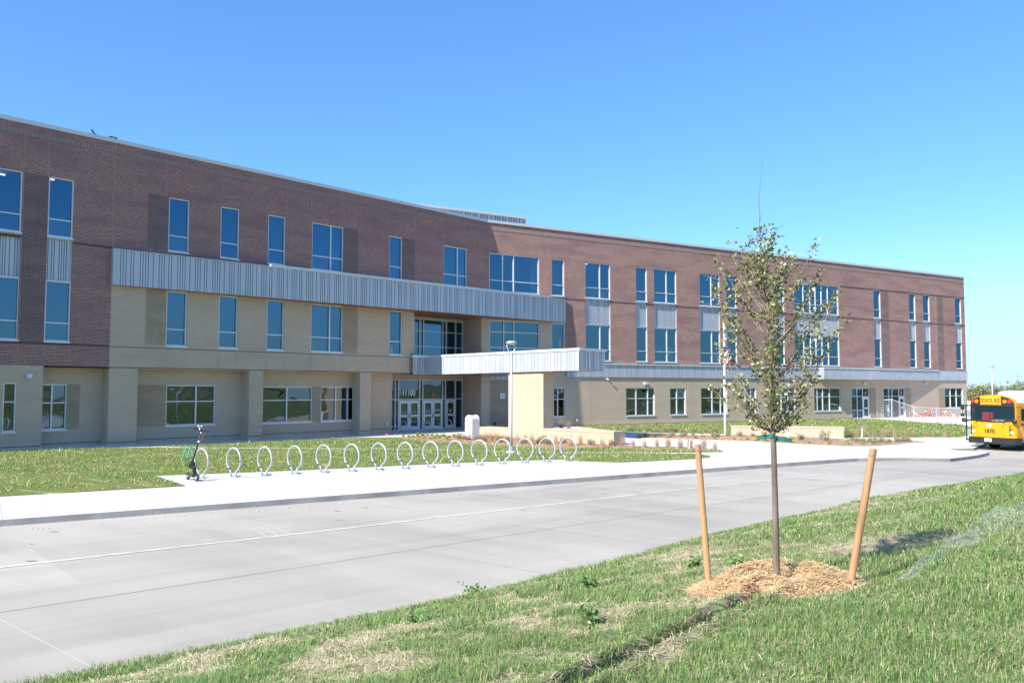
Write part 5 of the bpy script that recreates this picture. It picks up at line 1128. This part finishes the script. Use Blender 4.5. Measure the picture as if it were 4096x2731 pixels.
# windscreen and interior
ws_=MB(); skin(ws_,wlo,whi,-.012,-1.13,1.13,nz=1); ws_.build('windscreen',M['bus_glass'],bus)
fr2=MB()
for a,b in zip(XS,XS[1:]):
    for z0f,z1f in ((lambda x:wlo(x)-.03,lambda x:wlo(x)+.04),(lambda x:whi(x)-.05,lambda x:whi(x)+.04)):
        fr2.hexa([(a,fy(a)-.02,z0f(a)),(b,fy(b)-.02,z0f(b)),(b,fy(b)+.02,z0f(b)),(a,fy(a)+.02,z0f(a)),(a,fy(a)-.02,z1f(a)),(b,fy(b)-.02,z1f(b)),(b,fy(b)+.02,z1f(b)),(a,fy(a)+.02,z1f(a))])
fr2.box(-.10,-.07,-.075,-.03,1.63,2.54); fr2.box(-1.16,-1.11,-.03,.03,1.68,2.5); fr2.box(1.11,1.16,-.03,.03,1.68,2.5); fr2.build('windscreen_frame',M['black'],bus)
it=MB(); it.box(-1.14,1.14,.9,.95,.6,2.9); it.box(-1.14,1.14,.05,.9,1.5,1.6); it.build('interior',mat('bus_interior',(.03,.045,.07),.7),bus)
it=MB(); it.box(-.75,-.15,.35,.6,1.65,2.15); it.build('seat',M['red'],bus,bevel=.06); it=MB(); it.box(.05,.5,.15,.4,1.62,1.74); it.box(-.2,-.02,.15,.3,1.62,1.72); it.build('papers',M['white_paint'],bus)
for xa,xb in ((-1.165,-.60),(.50,1.165)):
    cpn=MB(); skin(cpn,lambda x:2.58,lambda x:fz(x)-.015,.018,xa,xb,0,nz=2); cpn.build('lamp_surround',M['black'],bus)
sgn=MB(); skin(sgn,lambda x:2.63,lambda x:min(3.02,fz(x)-.03),.03,-.52,.42,nz=1); sgno=sgn.build('destination_sign',M['yellow2'] if 'yellow2' in M else mat('sign_yellow',(.85,.42,.02),.3),bus)
bm_=Matrix(((1,0,0,0),(0,0,-1,0),(0,1,0,0),(0,0,0,1)))
mt=bm_.copy(); mt.translation=V((-.05,-.09,2.815)); text('SCHOOL BUS',.33,M['black'],sgno,mt,'lettering',.004,.47,bold=.007)
mt=bm_.copy(); mt.translation=V((-.15,-.075,1.08)); t_=text('1870',.31,M['black'],bus,mt,'fleet_number',.004,.92,bold=.006)
for x,c in ((-1.02,'red'),(-.79,'amber'),(.69,'amber'),(.94,'red')):
    m=MB(); m.tube([(x,fy(x)-.01,2.775),(x,fy(x)-.055,2.775)],[.11,.10],18); m.build('warning_lamp',M[c],bus,smooth=False)
for s in (-1,1):
    m=MB(); xs_=(.87,1.17) if s>0 else (-1.17,-.87)
    m.hexa([(xs_[0],fy(xs_[0])-.02,.88),(xs_[1],.03,.88),(xs_[1],.25,.88),(xs_[0],.25,.88),(xs_[0],fy(xs_[0])-.02,1.42),(xs_[1],.03,1.42),(xs_[1],.25,1.42),(xs_[0],.25,1.42)]); hs_=m.build('headlight_housing',M['black'],bus)
    for z,c,r in ((1.30,'amber',.085),(1.04,'lens',.1)):
        m=MB(); x=s*1.0; m.tube([(x,fy(x)-.02,z),(x,fy(x)-.05,z)],[r,r*.9],16); m.build('headlight' if c=='lens' else 'turn_signal',M[c],hs_)
m=MB()
for a,b in zip(XS,XS[1:]):
    e=1.045; m.hexa([(a*e,fy(a)-.13,.38),(b*e,fy(b)-.13,.38),(b*e,fy(b)+.1,.38),(a*e,fy(a)+.1,.38),(a*e,fy(a)-.13,.74),(b*e,fy(b)-.13,.74),(b*e,fy(b)+.1,.74),(a*e,fy(a)+.1,.74)])
m.box(1.19,1.26,-.1,.5,.4,.74); m.box(-1.26,-1.19,-.1,.5,.4,.74); bo=m.build('bumper',M['black'],bus)
m=MB(); m.box(-.36,.02,-.2,-.185,.5,.68); m.build('number_plate',M['white_paint'],bo)
m=MB(); k=24; m.poly([(-.16+.14*math.cos(2*math.pi*i/k),-.068,1.40+.08*math.sin(2*math.pi*i/k)) for i in range(k)],None,0); m.poly([(-.15+.10*math.cos(2*math.pi*i/k),-.071,1.395+.045*math.sin(2*math.pi*i/k)) for i in range(k)],None,1)
m.poly([(-.24,-.074,1.40),(-.16,-.074,1.385),(-.09,-.074,1.40),(-.16,-.074,1.42)],None,0); m.build('emblem',[M['white_paint'],M['blue']],bus)
m=MB()
for (x0,z0,x1,z1) in ((-.84,1.28,-.84,.80),(.52,1.28,.52,.80),(-.84,1.28,.52,1.28)): m.tube([(x0,fy(x0)-.002,z0),(x1,fy(x1)-.002,z1)],.006,4)
for x in (-.8,.55): m.box(x-.02,x+.02,fy(x)-.03,fy(x),1.3,1.42); m.box(x+.06,x+.08,fy(x)-.02,fy(x),.82,.92)
m.build('panel_seam',mat('seam',(.30,.14,.01)),bus)
for x0,x1 in ((-.9,-.6),(.7,.2)):
    m=MB(); m.tube([(x0,fy(x0)-.04,1.5),((x0+x1)/2,fy(x0)-.06,1.7),(x1,fy(x1)-.03,2.0)],.012,5); m.build('wiper',M['black'],bus)
for s in (-1,1):
    m=MB(); x=s*1.56; m.tube([(s*1.2,.1,2.5),(x,-.1,2.48),(x,-.1,1.95),(s*1.2,.1,1.9)],.015,6); mo_=m.build('mirror_arm',M['black'],bus)
    if s<0:
        for z0,z1 in ((2.28,2.58),(1.88,2.05)):
            m=MB(); m.box(x-.09,x+.09,-.16,-.05,z0,z1); m.build('mirror',M['black'],mo_,bevel=.02)
    m=MB(); xx=-1.42 if s<0 else 1.22; m.ball((xx,-.2,1.68),(.15,.08,.13)); m.tube([(xx,-.15,1.66),(s*1.1,.02,1.5)],.012,5); m.build('convex_mirror',M['black'],bus,smooth=True)
m=MB(); X0,X1,Y0=-1.62,-1.26,.35
for z0,z1 in ((.48,.56),(1.62,1.70),(2.48,2.56)): m.box(X0,X1,Y0-.03,Y0+.03,z0,z1)
m.box(X0,X0+.05,Y0-.03,Y0+.03,.48,2.56); m.box(X1-.04,X1,Y0-.03,Y0+.03,.48,2.56); do=m.build('door',M['black'],bus); m=MB(); m.poly([(X0,Y0,.5),(X1,Y0,.5),(X1,Y0,2.5),(X0,Y0,2.5)]); m.build('pane',M['door_glass'],do)
for s in (-1,1):
    for k in range(12):
        m=MB(); y=.55+k*.84; m.box(s*1.215 if s>0 else -1.235,s*1.235 if s>0 else -1.215,y,y+.68,1.72,2.36); m.build('side_window',M['glass_low'],bus)
    m=MB()
    for z in (1.5,1.05,.62): m.box(1.22*s-.012,1.22*s+.022,.5,10.9,z-.04,z+.04)
    m.build('rub_rail',M['black'],bus)
for y in (2.2,8.4):
    for s in (-1,1):
        m=MB(); m.tube([(s*.85,y,.48),(s*1.16,y,.48)],.48,24); wo=m.build('wheel',M['rubber'],bus); m=MB(); m.tube([(s*1.1,y,.48),(s*1.17,y,.48)],.26,16); m.build('rim',M['galv'],wo)
m=MB(); m.box(-.9,.9,.8,10.6,.3,.5); m.build('chassis',M['black'],bus)
ac=MB(); prf=[(2.1,3.08),(2.25,3.22),(2.5,3.33),(2.9,3.36),(5.6,3.36),(5.9,3.2),(6.0,3.05)]
ac.poly([( .75,y,z) for y,z in prf][::-1]+[(.75,2.1,3.0)][:0]); ac.poly([(-.75,y,z) for y,z in prf])
for (y0,z0),(y1,z1) in zip(prf,prf[1:]): ac.poly([(-.75,y0,z0),(.75,y0,z0),(.75,y1,z1),(-.75,y1,z1)])
aco=ac.build('roof_unit',M['bus_white'],bus); m=MB(); m.box(-.6,.6,3.0,5.5,3.365,3.39); m.build('roof_vent',mat('solar',(.25,.28,.36),.3),aco)

# ------------------------------------------------------------------ birds on the coping
def bird(u,label,h,rz):
    p=A.P(u,-.02,15.575); t=thing('bird',p,label,'bird',rz); m=MB(); up=h>.15
    if up:
        m.tube([(0,.11,.0),(0,.05,.07),(0,0,.13),(0,-.03,.19),(0,-.045,.23)],[.012,.035,.055,.045,.026],10); m.ball((0,-.05,.245),.034,10); m.tube([(0,-.08,.245),(0,-.11,.24)],[.01,.002],6)
        m.tube([(0,.1,.05),(0,.2,-.01)],[.025,.012],6)
    else:
        m.tube([(0,.13,.03),(0,.06,.055),(0,0,.065),(0,-.06,.07)],[.012,.045,.055,.035],10); m.ball((0,-.09,.09),.03,10); m.tube([(0,-.12,.09),(0,-.14,.085)],[.008,.002],6)
    for s in (-1,1): m.tube([(s*.02,.02,.0),(s*.02,.02,.05)],.005,5)
    m.build('body',mat('bird_grey',(.03,.032,.04),.6),t,smooth=True)
bird(-28.05,'dark bird perched upright on the roof edge, apart from the other two',.24,R(-60)); bird(-27.2,'grey bird crouched on the roof edge, nearer the upright bird',.1,R(100)); bird(-26.98,'dark bird crouched on the roof edge, farthest from the upright bird',.1,R(-80))

# ------------------------------------------------------------------ far trees and vehicles beyond the school
def far_tree(x,y,h,wd,seed,label):
    r=np.random.default_rng(seed); z0=-1.2; t=thing('tree',(x,y,z0),label,'tree',0,'distant trees beyond the school'); m=MB(); m.tube([(0,0,-.3),(.1,0,h*.35),(0,.1,h*.8)],[.16,.12,.03],7)
    cl=[]
    for k in range(16):
        a=r.random()*6.28; q=wd*.5*math.sqrt(r.random()); c=np.array((q*math.cos(a),q*math.sin(a),h*(.38+.55*r.random()*(1-.4*(q/wd*2))))); cl.append(c)
        if k<9: m.tube([(0,0,h*.3),tuple(c*.55+np.array((0,0,h*.15))),tuple(c)],[.06,.04,.015],5)
    m.build('trunk',M['bark'],t); cl=np.array(cl); n=900; pts=cl[r.integers(0,16,n)]+r.normal(size=(n,3))*np.array((wd*.085,wd*.085,h*.065))
    vv,ff,cv=leaf_cloud(pts,.34,[(.20,.23,.09),(.26,.28,.11),(.15,.17,.08),(.32,.31,.14)],r); o=tri_obj('crown',vv,ff,cv,M['leaf']); o.parent=t
ft=[(.556,150,5.6,7.5,'distant olive tree close beside the school corner'),(.5745,150,5.3,6,'distant tree just left of the far lamp post'),(.589,155,5.6,6,'distant tree just right of the far lamp post'),(.6085,150,6.6,8,'tallest of the distant trees, above the bus roof'),(.626,155,6.0,7,'distant tree at the right edge above the bus'),(.5655,175,5.2,8,'farther distant tree behind the gap left of the lamp post'),(.5975,180,5.0,9,'farther distant tree behind the bus sign')]
for i,(k,d,h,wd,lb) in enumerate(ft): far_tree(k*d,d,h,wd,90+i,lb)
def far_car(x,y,rz,label,van):
    t=thing('parked_van' if van else 'parked_car',(x,y,-1.0),label,'van' if van else 'car',rz,'white vehicles parked far beyond the bus'); H=2.2 if van else 1.5; m=MB()
    sec=[(-2.3,.3),(-2.3,.95),(-1.4,1.05),(-.9,H),(1.9,H),(2.25,1.0),(2.3,.3)]
    for s in (-.9,.9): m.poly([(x_,s,z_) for x_,z_ in (sec if s<0 else sec[::-1])])
    for (a,b),(c,d) in zip(sec,sec[1:]): m.poly([(a,-.9,b),(a,.9,b),(c,.9,d),(c,-.9,d)])
    m.build('body',M['bus_white'],t); m=MB()
    for s in (-.91,.91): m.poly([(-1.15,s,1.12),(1.8,s,1.12),(1.6,s,H-.15),(-.75,s,H-.15)])
    m.build('window',M['glass_low'],t)
    for a in (-1.5,1.5):
        for s in (-.8,.8): m=MB(); m.tube([(a,s-.1,.32),(a,s+.1,.32)],.32,12); m.build('wheel',M['rubber'],t)
for i,(k,d,van,lb) in enumerate(((.5595,118,0,'far white car nearest the school corner'),(.5645,118,1,'far white van second from the school corner'),(.5705,118,0,'far white car between the van and the bus roof'),(.578,112,1,'far white van partly behind the bus roof'))): far_car(k*d,d,R(20+8*i),lb,van)

# ------------------------------------------------------------------ camera, light, sky
cd=bpy.data.cameras.new('camera'); cam=bpy.data.objects.new('camera',cd); col.objects.link(cam); scene.camera=cam
p,rl=.05664737,.00124084; fwv=V((0,math.cos(p),math.sin(p))); rv=V((1,0,0)); uv_=V((0,-math.sin(p),math.cos(p)))
r2=rv*math.cos(rl)+uv_*math.sin(rl); u2_=-rv*math.sin(rl)+uv_*math.cos(rl)
mw=Matrix(((r2.x,u2_.x,-fwv.x,0),(r2.y,u2_.y,-fwv.y,0),(r2.z,u2_.z,-fwv.z,3.0),(0,0,0,1))); cam.matrix_world=mw
cd.sensor_width=36; cd.lens=36*3277.84/4096; cd.clip_end=6000; cd.clip_start=.05
AZ,EL=46.8,37.0
ld=bpy.data.lights.new('sun','SUN'); ld.energy=4.0; ld.angle=R(.53); ld.color=(1,.94,.85); so3=bpy.data.objects.new('sun',ld); col.objects.link(so3)
Ld=V((math.sin(R(AZ))*math.cos(R(EL)),math.cos(R(AZ))*math.cos(R(EL)),-math.sin(R(EL)))); so3.rotation_euler=Ld.to_track_quat('-Z','Y').to_euler(); so3.location=(-30,-30,40)
wd_=bpy.data.worlds.new('World'); scene.world=wd_; wd_.use_nodes=True; nt=wd_.node_tree; bg=nt.nodes['Background']; sky=nt.nodes.new('ShaderNodeTexSky'); sky.sky_type='NISHITA'; sky.sun_disc=False; sky.sun_elevation=R(EL); sky.sun_rotation=R(AZ+180); sky.air_density=.6; sky.dust_density=0; sky.ozone_density=6.0; sky.altitude=300
gm_=nt.nodes.new('ShaderNodeGamma'); gm_.inputs[1].default_value=.7; hs_n=nt.nodes.new('ShaderNodeHueSaturation'); hs_n.inputs['Saturation'].default_value=1.26; hs_n.inputs['Value'].default_value=1.42
nt.links.new(sky.outputs[0],gm_.inputs[0]); nt.links.new(gm_.outputs[0],hs_n.inputs['Color']); tc_=nt.nodes.new('ShaderNodeTexCoord'); sx_=nt.nodes.new('ShaderNodeSeparateXYZ'); mr_=nt.nodes.new('ShaderNodeMapRange'); mr_.interpolation_type='SMOOTHSTEP'; mr_.inputs['From Min'].default_value=.0; mr_.inputs['From Max'].default_value=.20; mr_.inputs['To Min'].default_value=.92; mr_.inputs['To Max'].default_value=0
mh_=nt.nodes.new('ShaderNodeMix'); mh_.data_type='RGBA'; mh_.inputs[7].default_value=(1.85,2.52,2.84,1)
nt.links.new(tc_.outputs['Generated'],sx_.inputs[0]); nt.links.new(sx_.outputs[2],mr_.inputs['Value']); nt.links.new(mr_.outputs[0],mh_.inputs[0]); nt.links.new(hs_n.outputs[0],mh_.inputs[6]); nt.links.new(mh_.outputs[2],bg.inputs[0]); bg.inputs[1].default_value=.15
vs=scene.view_settings; vs.view_transform='Standard'; vs.look='None'; vs.gamma=1; vs.exposure=1.2; vs.use_curve_mapping=False
scene.render.engine='CYCLES'; scene.cycles.use_denoising=True; scene.cycles.max_bounces=8; scene.cycles.transparent_max_bounces=12
